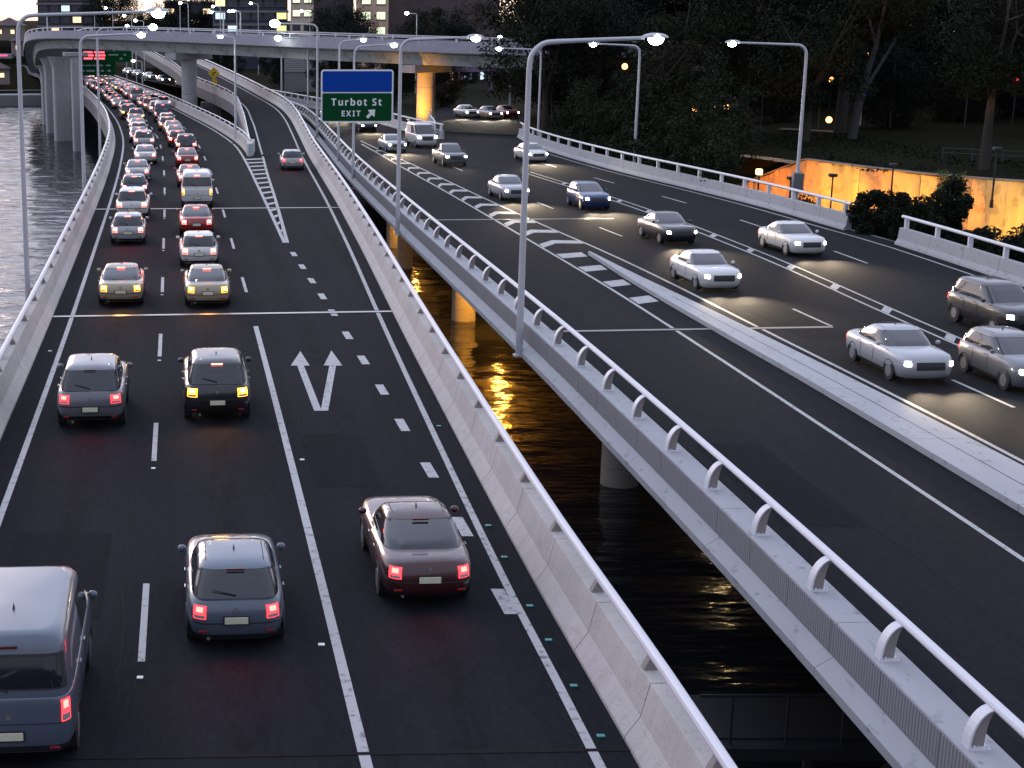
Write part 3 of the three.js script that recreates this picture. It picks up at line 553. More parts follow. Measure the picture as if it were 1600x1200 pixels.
// ------------------------------------------------------------------ signs
const font = await new FontLoader().loadAsync('fonts/droid/droid_sans_bold.typeface.json');
function lettering(s, size, x, y, z, mat, parent, name = 'lettering', space = 1) {
  let cx = 0; const gs = [];
  for (const ch of s) { if (ch === ' ') { cx += size * 0.5; continue; } const g = new TextGeometry(ch, { font, size, depth: 0.02, curveSegments: 3, bevelEnabled: false }); g.computeBoundingBox(); const w = g.boundingBox.max.x; g.translate(cx, 0, 0); gs.push(g); cx += w + size * 0.16 * space; }
  const g = merged(gs); g.translate(x - cx / 2, y, z); return part(name, g, mat, parent);
}
const rrect = (w, h, r) => { const s = new THREE.Shape(), a = w / 2, b = h / 2; s.moveTo(-a + r, -b); s.lineTo(a - r, -b); s.quadraticCurveTo(a, -b, a, -b + r); s.lineTo(a, b - r); s.quadraticCurveTo(a, b, a - r, b); s.lineTo(-a + r, b); s.quadraticCurveTo(-a, b, -a, b - r); s.lineTo(-a, -b + r); s.quadraticCurveTo(-a, -b, -a + r, -b); return s; };
const plateG = (w, h, r, dep) => new THREE.ExtrudeGeometry(rrect(w, h, r), { depth: dep, bevelEnabled: false, curveSegments: 6 });
{
  const t = thing('road_sign', 'large blue and green sign reading Turbot St EXIT with arrow', 'road sign', 5.42, 3.85, -115.7, 0.02);
  const w = 5.35, h = 3.85;
  part('sign_panel', plateG(w, h, 0.28, 0.06).translate(0, h / 2, 0), M.signWhite, t);
  part('green_panel', plateG(w - 0.24, 2.02, 0.14, 0.02).translate(0, 1.13, 0.062), M.signGreen, t);
  part('blue_panel', plateG(w - 0.24, 1.5, 0.14, 0.02).translate(0, 2.98, 0.062), M.signBlue, t);
  lettering('Turbot St', 0.52, 0.0, 1.24, 0.084, M.signWhite, t, 'lettering', 1.2);
  lettering('EXIT', 0.42, -0.42, 0.46, 0.084, M.signWhite, t, 'lettering', 1.3);
  const a = new THREE.Shape([[0, 0], [0.3, 0.3], [0.16, 0.44], [0.58, 0.58], [0.46, 0.15], [0.40, 0.2], [0.1, -0.1]].map((p) => new THREE.Vector2(...p)));
  part('arrow', new THREE.ExtrudeGeometry(new THREE.Shape([[-0.05, 0.08], [0.22, 0.35], [0.08, 0.56], [0.62, 0.60], [0.58, 0.06], [0.37, 0.20], [0.10, -0.07]].map((p) => new THREE.Vector2(...p))), { depth: 0.02, bevelEnabled: false }).translate(0.72, 0.36, 0.084), M.signWhite, t);
  for (const y of [0.6, 1.9, 3.2]) part('bracket', box(w - 0.6, 0.09, 0.09, 0, y, -0.055), M.steel, t);
}
function guideSign(label, x, y, d, w, h, rows) {
  const t = thing('road_sign', label, 'road sign', x, y, -d);
  part('sign_panel', plateG(w, h, 0.1, 0.08).translate(0, h / 2, 0), M.signGreen, t);
  for (const [ry, rh, segs] of rows) part('lettering', merged(segs.map(([a, b]) => box((b - a) * w, rh, 0.02, ((a + b) / 2 - 0.5) * w, ry * h, 0.092))), std(col(0.24, 0.34, 0.32), 0.5), t);
  part('bracket', box(w * 0.9, 0.12, 0.1, 0, h * 0.5, -0.06), M.steel, t);
  for (const s of [-1, 1]) part('post', box(0.14, y + h * 0.6, 0.14, s * w * 0.3, -y / 2 + h * 0.3, -0.13), M.steel, t);
}
guideSign('front green guide sign with two lines hung over the queue', -29.7, 3.0, 250, 6.0, 2.33, [[0.66, 0.22, [[0.1, 0.2], [0.22, 0.36], [0.38, 0.5], [0.54, 0.68], [0.76, 0.88]]], [0.3, 0.3, [[0.14, 0.19], [0.24, 0.46], [0.62, 0.7], [0.8, 0.88]]]]);
guideSign('smaller green guide sign behind the front one, set to its right', -27.4, 4.8, 262, 4.3, 1.75, [[0.66, 0.2, [[0.12, 0.5], [0.7, 0.8]]], [0.3, 0.24, [[0.55, 0.66]]]]);
{
  const t = thing('message_sign', 'red lit message sign under the flyover beside green signs', 'message sign', -31.4, 5.0, -262.5);
  part('housing', rbox(4.0, 1.7, 0.4, 0.06, 0, 0.85, 0), M.black, t);
  for (let r = 0; r < 3; r++) part('light_panel', merged([[-1.0, 1.5], [0.55, 1.1], [1.45, 0.6]].map(([x, w]) => box(w, 0.3, 0.03, x + (r % 2 ? 0.12 : -0.06), 0.35 + r * 0.5, 0.215))), glowMat(1, 0.12, 0.16, 1.5), t);
  for (const s of [-1, 1]) part('post', box(0.16, 5.2, 0.16, s * 1.5, -2.4, -0.05), M.steel, t);
}
{ // yellow curve warning with an advisory plate
  const t = thing('warning_sign', 'yellow diamond curve warning sign with plate on the exit ramp', 'warning sign', -10.0, 2.3, -226, 0.05);
  part('diamond_panel', plateG(1.25, 1.25, 0.08, 0.05).rotateZ(Math.PI / 4).translate(0, 1.75, 0), M.signYellow, t);
  part('curve_arrow', merged([box(0.12, 0.5, 0.02, -0.12, 1.6, 0.06), box(0.3, 0.12, 0.02, 0.02, 1.85, 0.06), new THREE.CylinderGeometry(0.16, 0.16, 0.02, 3).rotateX(Math.PI / 2).rotateZ(-Math.PI / 2).translate(0.22, 1.85, 0.06)]), M.black, t);
  part('advisory_plate', plateG(0.75, 0.75, 0.06, 0.05).translate(0.1, 0.5, 0), M.signYellow, t);
  part('post', box(0.08, 2.6, 0.08, 0, 0.6, -0.05), M.steel, t);
}
{
  const t = thing('blue_sign', 'small blue sign on a post by the lamp before dark shrubs', 'sign', 27.9, -0.2, -121.2);
  part('post', box(0.07, 1.9, 0.07, 0, 0.95, -0.05), M.steel, t); part('sign_panel', plateG(0.6, 0.95, 0.08, 0.04).translate(0, 1.45, 0), M.signBlue, t);
  const b = thing('control_box', 'grey traffic control cabinet fixed to the lamp before the wall', 'cabinet', 31.25, 0.95, -94.25);
  part('cabinet', rbox(0.62, 1.2, 0.4, 0.04, 0, 0.6, 0), std(col(0.10, 0.11, 0.13), 0.5, { metalness: 0.3 }), b);
  part('cabinet_door', rbox(0.54, 1.08, 0.03, 0.012, 0, 0.6, 0.21), std(col(0.13, 0.14, 0.16), 0.5, { metalness: 0.3 }), b);
  part('pole_strap', box(0.3, 0.07, 0.12, 0, 0.9, -0.24), M.steel, b);
  const p = thing('blue_sign', 'blue rounded sign on a post in the dark park', 'sign', 54.6, 1.6, -148);
  part('post', box(0.09, 3.6, 0.09, 0, 1.8, -0.05), M.steel, p); part('sign_panel', plateG(0.8, 1.1, 0.25, 0.05).translate(0, 3.2, 0), std(col(0.02, 0.06, 0.35), 0.5), p);
  const s = thing('traffic_light', 'traffic light glowing red at the right edge', 'traffic light', 69.9, 1.3, -150, -0.3);
  part('post', limb([0, 0, 0], [0, 5.0, 0], 0.08, 0.06), M.darkSteel, s); part('backboard', rbox(0.55, 1.25, 0.08, 0.05, 0, 4.1, 0.02), M.black, s);
  for (let k = 0; k < 3; k++) part(k ? 'signal_lens' : 'lit_signal_lens', new THREE.SphereGeometry(0.14, 12, 8).scale(1, 1, 0.5).translate(0, 4.5 - k * 0.38, 0.1), k ? M.black : G.red, s);
  const rl = new THREE.PointLight(new THREE.Color(1, 0.06, 0.08), 3); rl.position.set(0, 4.5, 0.4); rl.castShadow = true; rl.shadow.radius = 6; s.add(rl);
}
// dark sign posts and slim poles between the park trees
const slim = thing('slim_pole', 'slim pale pole in the dark park, left of the blue sign', 'pole', 51.3, 0.9, -150);
part('shaft', limb([0, 0, 0], [0, 3.6, 0], 0.07, 0.06, 6), M.paleBark, slim); part('pole_cap', new THREE.SphereGeometry(0.09, 8, 6).translate(0, 3.6, 0), M.darkSteel, slim);
for (const [x, d, y, lab] of [[57.4, 148, 1.4, 'slim pale pole in the dark park, right of the blue sign'], [63.6, 146, 1.2, 'slim pole with white foot further right in the park'], [45.2, 148, 1.0, 'slim pole beside the forked pale tree trunk'], [71.5, 132, 1.6, 'slim pole before the low pink building at right']]) copyOf(slim, lab, x, y, -d, 0).scale.y = lab.includes('right of') ? 1.7 : 1.15;
// dark lamp standards in front of the lit wall
const stand = thing('path_lamp', 'dark unlit lamp standard at the left part of the yellow wall', 'path lamp', 38.6, -3.1, -109);
part('shaft', limb([0, 0, 0], [0, 3.6, 0], 0.07, 0.055, 8), M.black, stand); part('lamp_head', rbox(0.5, 0.22, 0.5, 0.06, 0, 3.7, 0, 2), M.black, stand); part('base', limb([0, 0, 0], [0, 0.5, 0], 0.12, 0.1, 8), M.black, stand);
copyOf(stand, 'dark unlit lamp standard at the middle of the yellow wall', 42.0, -2.2, -107, 0);
copyOf(stand, 'tall dark lamp standard in front of the right end of the wall', 44.9, -0.4, -98, 0);
copyOf(stand, 'dark unlit lamp standard where the wall meets the control box', 36.0, -3.4, -110, 0);
{
  const t = thing('path_lamp', 'small glowing yellow path lamp at the left end of wall', 'path lamp', 33.7, -3.0, -110);
  part('shaft', limb([0, 0, 0], [0, 3.5, 0], 0.07, 0.055, 8), M.black, t);
  part('lamp_globe', rbox(0.42, 0.42, 0.42, 0.08, 0, 3.75, 0, 2), glowMat(1, 0.85, 0.3, 2.5), t);
  const l = new THREE.PointLight(new THREE.Color(1, 0.8, 0.35), 6); l.position.set(0, 3.75, 0); l.castShadow = true; l.shadow.radius = 9; t.add(l);
}

// ------------------------------------------------------------------ lit rock wall, its floodlights, under-bridge lights
{
  const P = [[36.2, 128, -2.75], [38.2, 126, -1.4], [40.3, 120, 0.72], [42.7, 115, 0.62], [45.2, 110, 0.58], [46.6, 105, 0.75], [48.4, 100, 0.95], [54, 92, 1.1], [62, 82, 1.2]];
  const t = thing('retaining_wall', 'tall rough wall lit orange and yellow behind the right barrier', 'retaining wall');
  for (let s = 0; s < P.length - 1; s++) {
    const [x0, d0, a] = P[s], [x1, d1, b] = P[s + 1], NU = 14, NV = 10, pos = [], uv = [], idx = [];
    const L = Math.hypot(x1 - x0, d1 - d0), nx = -(d0 - d1) / L, nz = (x1 - x0) / L * -1;
    for (let i = 0; i <= NU; i++) for (let j = 0; j <= NV; j++) {
      const f = 0.004 + i / NU * 0.992, top = a + (b - a) * f, y = -4.2 + (top + 4.2) * (j / NV), X = x0 + (x1 - x0) * f, D = d0 + (d1 - d0) * f;
      const rough = i % NU ? (rockA((s * L + f * L) / 26, j / NV) - 0.5) * 0.7 + (rnd() - 0.5) * 0.12 : 0;
      pos.push(X + nx * rough, y, -(D + nz * rough)); uv.push(s * 7 + f * L, y + 4.2);
      if (i && j) { const k = i * (NV + 1) + j, m = k - NV - 1; idx.push(m - 1, k - 1, m, k - 1, k, m); }
    }
    const g = geom(pos, uv, idx); g.computeVertexNormals(); part('wall_bay', g, M.rock, t);
    part('coping', rbox(L + 0.1, 0.12, 0.5, 0.03, 0, 0, 0).rotateZ(Math.atan2(b - a, L)).rotateY(Math.atan2(d1 - d0, x1 - x0)).translate((x0 + x1) / 2 + 0.1, (a + b) / 2 + 0.07, -(d0 + d1) / 2 - 0.15), M.concreteDark, t);
  }
}
function floodlight(label, x, y, d, aim, color, power, mat, angle = 0.95) {
  const t = thing('floodlight', label, 'floodlight', x, y, -d);
  t.lookAt(aim[0], aim[1], -aim[2]);
  part('housing', rbox(0.5, 0.32, 0.22, 0.05, 0, 0, -0.06), M.darkSteel, t);
  part('lamp_glass', rbox(0.42, 0.24, 0.03, 0.01, 0, 0, 0.066), mat, t);
  part('mount_bracket', box(0.08, 0.5, 0.08, 0, -0.3, -0.1), M.darkSteel, t);
  const l = new THREE.SpotLight(color, power, 0, angle, 0.7, 2); l.position.set(0, 0, 0.14); l.target.position.set(0, 0, 5); l.castShadow = true; l.shadow.radius = 10; l.name = 'floodlight_light'; t.add(l, l.target);
}
const SOD = new THREE.Color(1, 0.52, 0.08), AMB = new THREE.Color(1, 0.44, 0.06);
const ORA = new THREE.Color(1, 0.25, 0.012), YEL = new THREE.Color(1, 0.50, 0.03);
[[34.6, 118, 38.6, 124, 0, 'at the low left end of the wall'], [36.6, 113, 40.6, 119.5, 0, 'by the control box'], [38.2, 110, 42.0, 116.5, 1, 'right of the control box'], [39.8, 106.5, 43.6, 113, 0, 'between two dark standards'], [41.3, 103.5, 45.0, 110.5, 1, 'behind the middle standard'], [42.6, 100, 46.4, 106.5, 0, 'behind the bush'], [43.8, 96, 47.8, 102, 1, 'by the young tree'], [45.2, 91, 50.5, 97, 0, 'before the tall standard'], [48, 86.5, 54, 92, 1, 'toward the right edge'], [52, 80, 59, 86, 0, 'past the right edge']].forEach(([x, d, ax, ad, k, where]) => floodlight('floodlight at the foot of the lit wall ' + where, x, -2.6, d, [ax, -1.2, ad], k ? YEL : ORA, k ? 330 : 300, k ? G.warm : G.sodium, 0.44));
floodlight('floodlight on the ground lighting the yellow flyover pillar', 14.1, 0.3, 177.0, [16.3, 3.6, 180.6], new THREE.Color(1, 0.36, 0.015), 260, G.sodium, 0.9);
function bridgeLamp(label, x, y, d, power, color, glow = 150) {
  const t = thing('bridge_lamp', label, 'bridge lamp', x, y, -d);
  part('housing', rbox(0.5, 0.14, 0.5, 0.04, 0, 0.14, 0), M.darkSteel, t);
  part('hanger', box(0.08, 0.4, 0.08, 0, 0.36, 0), M.darkSteel, t);
  part('lamp_globe', new THREE.SphereGeometry(0.2, 14, 10).scale(1, 0.8, 1), glowMat(1, 0.66, 0.22, glow), t);
  const l = new THREE.PointLight(color, power); l.castShadow = true; l.shadow.radius = 10; l.name = 'bridge_lamp_light'; t.add(l);
}
bridgeLamp('amber lamp under the right bridge by the orange pier', 12.9, -2.9, 90, 250, new THREE.Color(1, 0.36, 0.02));
bridgeLamp('pale amber lamp under the right bridge near the grey pier', 19.6, -2.9, 66, 10, new THREE.Color(1, 0.78, 0.45), 12);
bridgeLamp('amber lamp under the far end of the right bridge', 10.6, -2.9, 123, 110, new THREE.Color(1, 0.36, 0.02));

// ------------------------------------------------------------------ vehicles
const sp = (c, e) => Math.sign(c) * Math.abs(c) ** e;
function skin(rings) {                                                 // a body from horizontal rings [y, half width, z front, z rear, squareness]
  const last = rings.length - 1;
  const P = (a, v, off = 0) => {
    const i = Math.min(last - 1, Math.max(0, Math.floor(v))), f = v - i, A = rings[i], B = rings[i + 1], q = A.map((x, k) => x + (B[k] - x) * f), e = 2 / q[4];
    const c = Math.cos(a), s = Math.sin(a), p = [q[1] * sp(c, e), q[0], (q[2] + q[3]) / 2 + (q[3] - q[2]) / 2 * sp(s, e)];
    if (off) { const n = new THREE.Vector3(c * Math.abs(c) ** 0.6 / q[1], 0, s * Math.abs(s) ** 0.6 / (q[3] - q[2]) * 2).normalize(); p[0] += n.x * off; p[2] += n.z * off; p[1] += off * 0.5; }
    return p;
  };
  const grid = (a0, a1, v0, v1, nu, nv, off) => {
    const pos = [], uv = [], idx = [];
    for (let j = 0; j <= nv; j++) for (let i = 0; i <= nu; i++) { const a = a0 + (a1 - a0) * i / nu, v = v0 + (v1 - v0) * j / nv; pos.push(...P(a, v, off)); uv.push(i / nu, j / nv); if (i && j) { const k = j * (nu + 1) + i; idx.push(k - nu - 2, k - nu - 1, k - 1, k - 1, k - nu - 1, k); } }
    const g = geom(pos, uv, idx); g.computeVertexNormals(); return g;
  };
  return {
    shell() {
      const nu = 48, angles = Array.from({ length: nu + 1 }, (_, i) => -Math.PI + Math.PI * 2 * i / nu), pos = [], uv = [], idx = [];
      rings.forEach((_, j) => angles.forEach((a, i) => { pos.push(...P(a, j === last ? last - 1e-6 : j)); uv.push(i, j); if (i && j) { const k = j * (nu + 1) + i; idx.push(k - nu - 1, k - nu - 2, k - 1, k - nu - 1, k - 1, k); } }));
      const c = pos.length / 3, R = rings[last]; pos.push(0, R[0] + 0.012, (R[2] + R[3]) / 2); uv.push(0, 0);
      for (let i = 1; i <= nu; i++) idx.push(c, last * (nu + 1) + i, last * (nu + 1) + i - 1);
      const g = geom(pos, uv, idx); g.computeVertexNormals(); return g;
    },
    patch: (a0, a1, v0, v1, off = 0.008, nu = 10, nv = 3) => grid(a0, a1, v0, v1, nu, nv, off),
  };
}
const SHAPES = {
  sedan: { body: [[0.2, 0.8, -2.12, 2.12, 6], [0.33, 0.88, -2.28, 2.30, 6], [0.56, 0.91, -2.34, 2.35, 6], [0.76, 0.905, -2.30, 2.33, 6], [0.90, 0.87, -2.16, 2.27, 6], [0.96, 0.78, -1.9, 2.18, 5], [0.99, 0.6, -1.6, 2.0, 4]], cab: [[0.95, 0.79, -1.05, 1.68, 5], [1.12, 0.755, -0.78, 1.46, 5], [1.34, 0.66, -0.32, 0.95, 5], [1.42, 0.60, -0.1, 0.72, 5], [1.45, 0.44, 0.05, 0.55, 4]], wz: 1.36, wr: 0.32 },
  hatch: { body: [[0.2, 0.8, -1.9, 1.88, 6], [0.33, 0.87, -2.02, 2.0, 6], [0.56, 0.9, -2.08, 2.06, 6], [0.78, 0.895, -2.02, 2.05, 6], [0.92, 0.86, -1.85, 2.0, 6], [0.99, 0.78, -1.5, 1.95, 5], [1.02, 0.6, -1.2, 1.8, 4]], cab: [[0.97, 0.79, -0.95, 1.97, 6], [1.14, 0.76, -0.65, 1.86, 6], [1.38, 0.68, -0.2, 1.62, 6], [1.47, 0.61, 0.05, 1.45, 5], [1.5, 0.45, 0.25, 1.2, 4]], wz: 1.25, wr: 0.31 },
  wagon: { body: [[0.28, 0.84, -2.1, 2.08, 7], [0.42, 0.92, -2.24, 2.24, 7], [0.7, 0.95, -2.3, 2.3, 7], [0.92, 0.945, -2.25, 2.29, 7], [1.06, 0.91, -2.1, 2.24, 7], [1.12, 0.82, -1.8, 2.2, 6], [1.15, 0.65, -1.4, 2.0, 4]], cab: [[1.1, 0.83, -1.1, 2.2, 7], [1.3, 0.80, -0.8, 2.1, 7], [1.6, 0.72, -0.35, 1.9, 7], [1.7, 0.65, -0.1, 1.72, 6], [1.74, 0.5, 0.1, 1.5, 4]], wz: 1.38, wr: 0.36 },
  van: { body: [[0.3, 0.88, -2.3, 2.35, 9], [0.45, 0.95, -2.45, 2.45, 9], [0.8, 0.97, -2.5, 2.47, 9], [1.1, 0.97, -2.4, 2.47, 9], [1.2, 0.955, -2.2, 2.46, 9], [1.24, 0.93, -1.9, 2.44, 9]], cab: [[1.23, 0.94, -1.85, 2.45, 9], [1.5, 0.92, -1.55, 2.43, 9], [1.95, 0.87, -1.05, 2.36, 9], [2.12, 0.81, -0.8, 2.28, 8], [2.17, 0.66, -0.6, 2.1, 6]], wz: 1.55, wr: 0.34 },
  ute: { body: [[0.3, 0.84, -2.3, 2.3, 7], [0.44, 0.92, -2.42, 2.42, 7], [0.7, 0.94, -2.48, 2.48, 7], [0.92, 0.935, -2.42, 2.46, 7], [1.05, 0.92, -2.2, 2.44, 7], [1.08, 0.86, -1.9, 2.40, 7]], cab: [[1.06, 0.84, -1.15, 0.62, 7], [1.28, 0.81, -0.85, 0.56, 7], [1.58, 0.73, -0.38, 0.46, 7], [1.68, 0.66, -0.15, 0.36, 6], [1.71, 0.5, 0.0, 0.25, 4]], wz: 1.5, wr: 0.37 },
};
const paint = (r, g, b) => new THREE.MeshPhysicalMaterial({ color: col(r, g, b), roughness: 0.38, metalness: 0.15, clearcoat: 0.8, clearcoatRoughness: 0.08 });
const PAINT = { white: paint(0.62, 0.62, 0.61), silver: paint(0.36, 0.37, 0.39), grey: paint(0.13, 0.135, 0.15), black: paint(0.018, 0.018, 0.022), red: paint(0.28, 0.018, 0.015), blue: paint(0.025, 0.05, 0.14), beige: paint(0.34, 0.28, 0.19), maroon: paint(0.05, 0.012, 0.014), 'slate blue': paint(0.085, 0.11, 0.15), yellow: paint(0.45, 0.30, 0.03), green: paint(0.03, 0.10, 0.08) };
const aX = (f, n) => Math.acos(Math.abs(f) ** (n / 2)), aZ = (f, n) => Math.asin(Math.abs(f) ** (n / 2));
const geoCache = new Map();
function shapeParts(kind) {
  if (geoCache.has(kind)) return geoCache.get(kind);
  const S = SHAPES[kind], B = skin(S.body), C = skin(S.cab), nb = S.body[2][4], nc = S.cab[1][4], zr = S.body[2][3], zf = S.body[2][2], hw = S.body[2][1], out = [];
  const lv = S.body.length, H = Math.PI;
  out.push(['body', 'paint', B.shell()], ['cabin', 'paint', C.shell()]);
  const rx = aX(0.86, nc), rt = aX(0.93, nc), van = kind === 'van';
  out.push(['window_surround', 'trim', C.patch(rt, H - rt, van ? 0.4 : 0.04, van ? 1.85 : 2.32, 0.007, 14, 6)], ['window_surround', 'trim', C.patch(-H + rt, -rt, 0.03, 2.32, 0.007, 14, 6)]);
  for (const q of [0, 1]) { const z0 = aZ(0.94, nc), z1 = van ? -aZ(0.16, nc) : z0; out.push(['window_surround', 'trim', C.patch(q ? H - z1 : -z0, q ? H + z0 : z1, 0.06, 2.06, 0.005, 12, 4)], ['side_sill', 'trim', B.patch(q ? H - aZ(0.6, nb) : -aZ(0.6, nb), q ? H + aZ(0.6, nb) : aZ(0.6, nb), 0.05, 0.8, 0.008, 8, 2)]); }
  out.push(['bumper_seam', 'trim', B.patch(aZ(0.95, nb), H - aZ(0.95, nb), 2.0, 2.06, 0.004, 18, 1)]);
  out.push(['rear_window', 'glass', C.patch(rx, H - rx, kind === 'van' ? 0.5 : 0.12, kind === 'van' ? 1.75 : 2.2, 0.012, 12, 6)]);
  out.push(['windscreen', 'glass', C.patch(-H + rx, -rx, 0.1, 2.2, 0.012, 12, 6)]);
  const sz = aZ(0.88, nc);
  for (const s of [0, 1]) out.push(['side_window', 'glass', C.patch(s ? H - (kind === 'van' ? aZ(0.2, nc) : sz) : -sz, s ? H + sz : (kind === 'van' ? aZ(0.2, nc) * -1 : sz), 0.15, 1.95, 0.01, 10, 4)]);
  const la = aZ(0.93, nb), lb = aX(kind === 'van' ? 0.80 : 0.60, nb), v0 = kind === 'van' ? 2.05 : 2.35, v1 = kind === 'van' ? 3.7 : 3.7;
  out.push(['tail_lamp', 'tail', B.patch(la, lb, v0, v1, 0.016, 8, 4)], ['tail_lamp', 'tail', B.patch(H - lb, H - la, v0, v1, 0.016, 8, 4)]);
  const fl = aX(0.68, nb);
  out.push(['headlight', 'head', B.patch(-la, -fl, 2.3, 2.95, 0.014, 8, 3)], ['headlight', 'head', B.patch(-H + fl, -H + la, 2.3, 2.95, 0.014, 8, 3)]);
  out.push(['grille', 'trim', B.patch(-H + aX(0.5, nb), -aX(0.5, nb), 1.7, 2.9, 0.012)]);
  const bl = aX(0.97, nb); out.push(['bumper_strip', 'trim', B.patch(bl, H - bl, 0.1, 0.95, 0.02, 14, 2)]);
  out.push(['number_plate', 'plate', rbox(0.42, 0.13, 0.03, 0.01, 0, kind === 'van' ? 0.62 : 0.62, zr + 0.015, 1)]);
  out.push(['brake_light', 'brake', box(0.32, 0.035, 0.03, 0, S.cab[2][0] + 0.05, S.cab[2][3] + 0.03)]);
  for (const x of [-1, 1]) for (const z of [-1, 1]) {
    out.push(['wheel', 'tyre', new THREE.CylinderGeometry(S.wr, S.wr, 0.22, 20).rotateZ(H / 2).translate(x * (hw - 0.125), S.wr, z * S.wz)]);
    out.push(['wheel_arch', 'black', new THREE.TorusGeometry(S.wr + 0.03, 0.035, 4, 18, H).rotateY(H / 2).translate(x * (hw - 0.03), S.wr, z * S.wz)]);
  }
  for (const x of [-1, 1]) out.push(['wing_mirror', 'paint', new THREE.SphereGeometry(0.1, 10, 6).scale(0.9, 0.75, 0.6).translate(x * (hw + 0.06), S.cab[0][0] + 0.1, S.cab[0][2] + 0.35)]);
  for (const x of [-1, 1]) out.push(['door_seam', 'trim', merged([-0.2, 0.75].map((z) => box(0.006, 0.5, 0.014, x * (hw + 0.002), 0.68 + (S.body[0][0] - 0.2), z)))]);
  const bulb = (f0, f1) => [la + (lb - la) * f0, la + (lb - la) * f1], vm = v0 + (v1 - v0) * 0.42, vt = v0 + (v1 - v0) * 0.86;
  for (const m of [0, 1]) {
    const [b0, b1] = bulb(0.30, 0.82), q = (x) => (m ? H - x : x);
    out.push(['lamp_bulb', 'bulb', B.patch(q(m ? b1 : b0), q(m ? b0 : b1), vm, vt, 0.021, 6, 3)]);
    const [r0, r1] = bulb(0.1, 0.95); out.push(['reverse_lens', 'lens', B.patch(q(m ? r1 : r0), q(m ? r0 : r1), v0 + 0.04, v0 + (v1 - v0) * 0.24, 0.020, 6, 1)]);
    const x = m ? -1 : 1; out.push(['reflector', 'dullred', rbox(0.16, 0.045, 0.03, 0.01, x * (hw - 0.3), 0.42, zr - 0.005, 1)]);
    for (const z of [0.05, 0.95]) out.push(['door_handle', 'paint', rbox(0.03, 0.03, 0.17, 0.012, x * (hw + 0.004), S.body[4][0] - 0.04, z, 1)]);
    out.push(['roof_seam', 'trim', box(0.018, 0.012, (S.cab[3][3] - S.cab[3][2]) * 0.72, x * S.cab[3][1] * 0.86, S.cab[3][0] + 0.012, (S.cab[3][3] + S.cab[3][2]) / 2)]);
  }
  out.push(['plate_frame', 'black', rbox(0.47, 0.17, 0.024, 0.01, 0, 0.62, zr + 0.008, 1)], ['badge', 'rim', new THREE.CylinderGeometry(0.045, 0.045, 0.02, 14).rotateX(H / 2).translate(0, 0.80 + (kind === 'wagon' || kind === 'van' ? 0.12 : 0), zr - 0.005)]);
  out.push(['exhaust_pipe', 'rim', new THREE.CylinderGeometry(0.035, 0.035, 0.16, 10).rotateX(H / 2).translate(-0.5, 0.24, S.body[0][3] - 0.02)]);
  if (kind !== 'sedan' && kind !== 'ute') { const c = S.cab; out.push(['rear_wiper', 'black', limb([0.0, c[0][0] + 0.09, c[0][3] + 0.0], [-0.42, c[1][0] + 0.02, (c[1][3] + c[0][3]) / 2 + 0.03], 0.014, 0.009, 6)]); }
  if (kind === 'ute') out.push(['tray_well', 'black', rbox(1.5, 0.02, 1.6, 0.008, 0, 1.095, 1.5, 1)], ['tray_rail', 'trim', merged([-1, 1].map((x) => rbox(0.05, 0.05, 1.66, 0.015, x * 0.79, 1.10, 1.5, 1)))]);
  out.push(['antenna_fin', 'trim', new THREE.ConeGeometry(0.05, 0.11, 6).scale(0.5, 1, 1.6).translate(0, S.cab[4][0] + 0.05, S.cab[4][3] * 0.6)]);
  if (kind !== 'van') out.push(['boot_seam', 'trim', B.patch(aX(0.9, nb), H - aX(0.9, nb), 1.93, 2.0, 0.006, 12, 1)]);
  geoCache.set(kind, out); return out;
}
const rimG = new THREE.CylinderGeometry(0.2, 0.2, 0.23, 12).rotateZ(Math.PI / 2);
const proto = new Map();
const BULB = { tail: glowMat(1, 0.12, 0.10, 5), brake: glowMat(1, 0.45, 0.36, 12), amber: glowMat(1, 0.66, 0.16, 8) }, LENS = std(col(0.35, 0.33, 0.33), 0.2), DULL = std(col(0.2, 0.01, 0.012), 0.3);
function vehicle(kind, color, lamps, label, x, d, turn, group, opts = {}) {
  const key = [kind, color, lamps, opts.head ? 1 : 0].join(), nm = { sedan: 'sedan_car', hatch: 'hatchback_car', wagon: 'suv_car', van: 'van', ute: 'pickup_car' }[kind];
  let o;
  if (proto.has(key)) o = copyOf(proto.get(key), label, x, 0.012, -d, turn, group);
  else {
    o = thing(nm, label, kind === 'van' ? 'van' : 'car', x, 0.012, -d, turn, group);
    const mats = { paint: PAINT[color], glass: M.glass, tail: G[lamps] ?? G.tail, head: opts.head ? G.head : M.plate, trim: M.trim, plate: M.plate, bulb: BULB[lamps] ?? BULB.tail, lens: LENS, dullred: DULL, rim: M.rim, brake: lamps === 'tail' ? std(col(0.08, 0.005, 0.005), 0.4) : G.brake, tyre: M.tyre, black: M.black };
    for (const [n, m, g] of shapeParts(kind)) { const p = part(n, g, mats[m], o); if (n === 'wheel') { const S = SHAPES[kind]; g.computeBoundingBox(); const c = g.boundingBox.getCenter(new THREE.Vector3()); const r = part('rim', rimG, M.rim, p); r.position.copy(c).add(new THREE.Vector3(Math.sign(c.x) * 0.004, 0, 0)); } }
    proto.set(key, o);
  }
  return o;
}
const tens = ['', '', 'twenty', 'thirty', 'forty', 'fifty'], ordinal = ['', 'first', 'second', 'third', 'fourth', 'fifth', 'sixth', 'seventh', 'eighth', 'ninth', 'tenth', 'eleventh', 'twelfth', 'thirteenth', 'fourteenth', 'fifteenth', 'sixteenth', 'seventeenth', 'eighteenth', 'nineteenth', 'twentieth', 'twenty-first', 'twenty-second', 'twenty-third', 'twenty-fourth', 'twenty-fifth'];
for (let k = 26; k < 60; k++) ordinal[k] = k % 10 ? tens[Math.floor(k / 10)] + '-' + ordinal[k % 10] : tens[k / 10].replace('y', 'ieth');
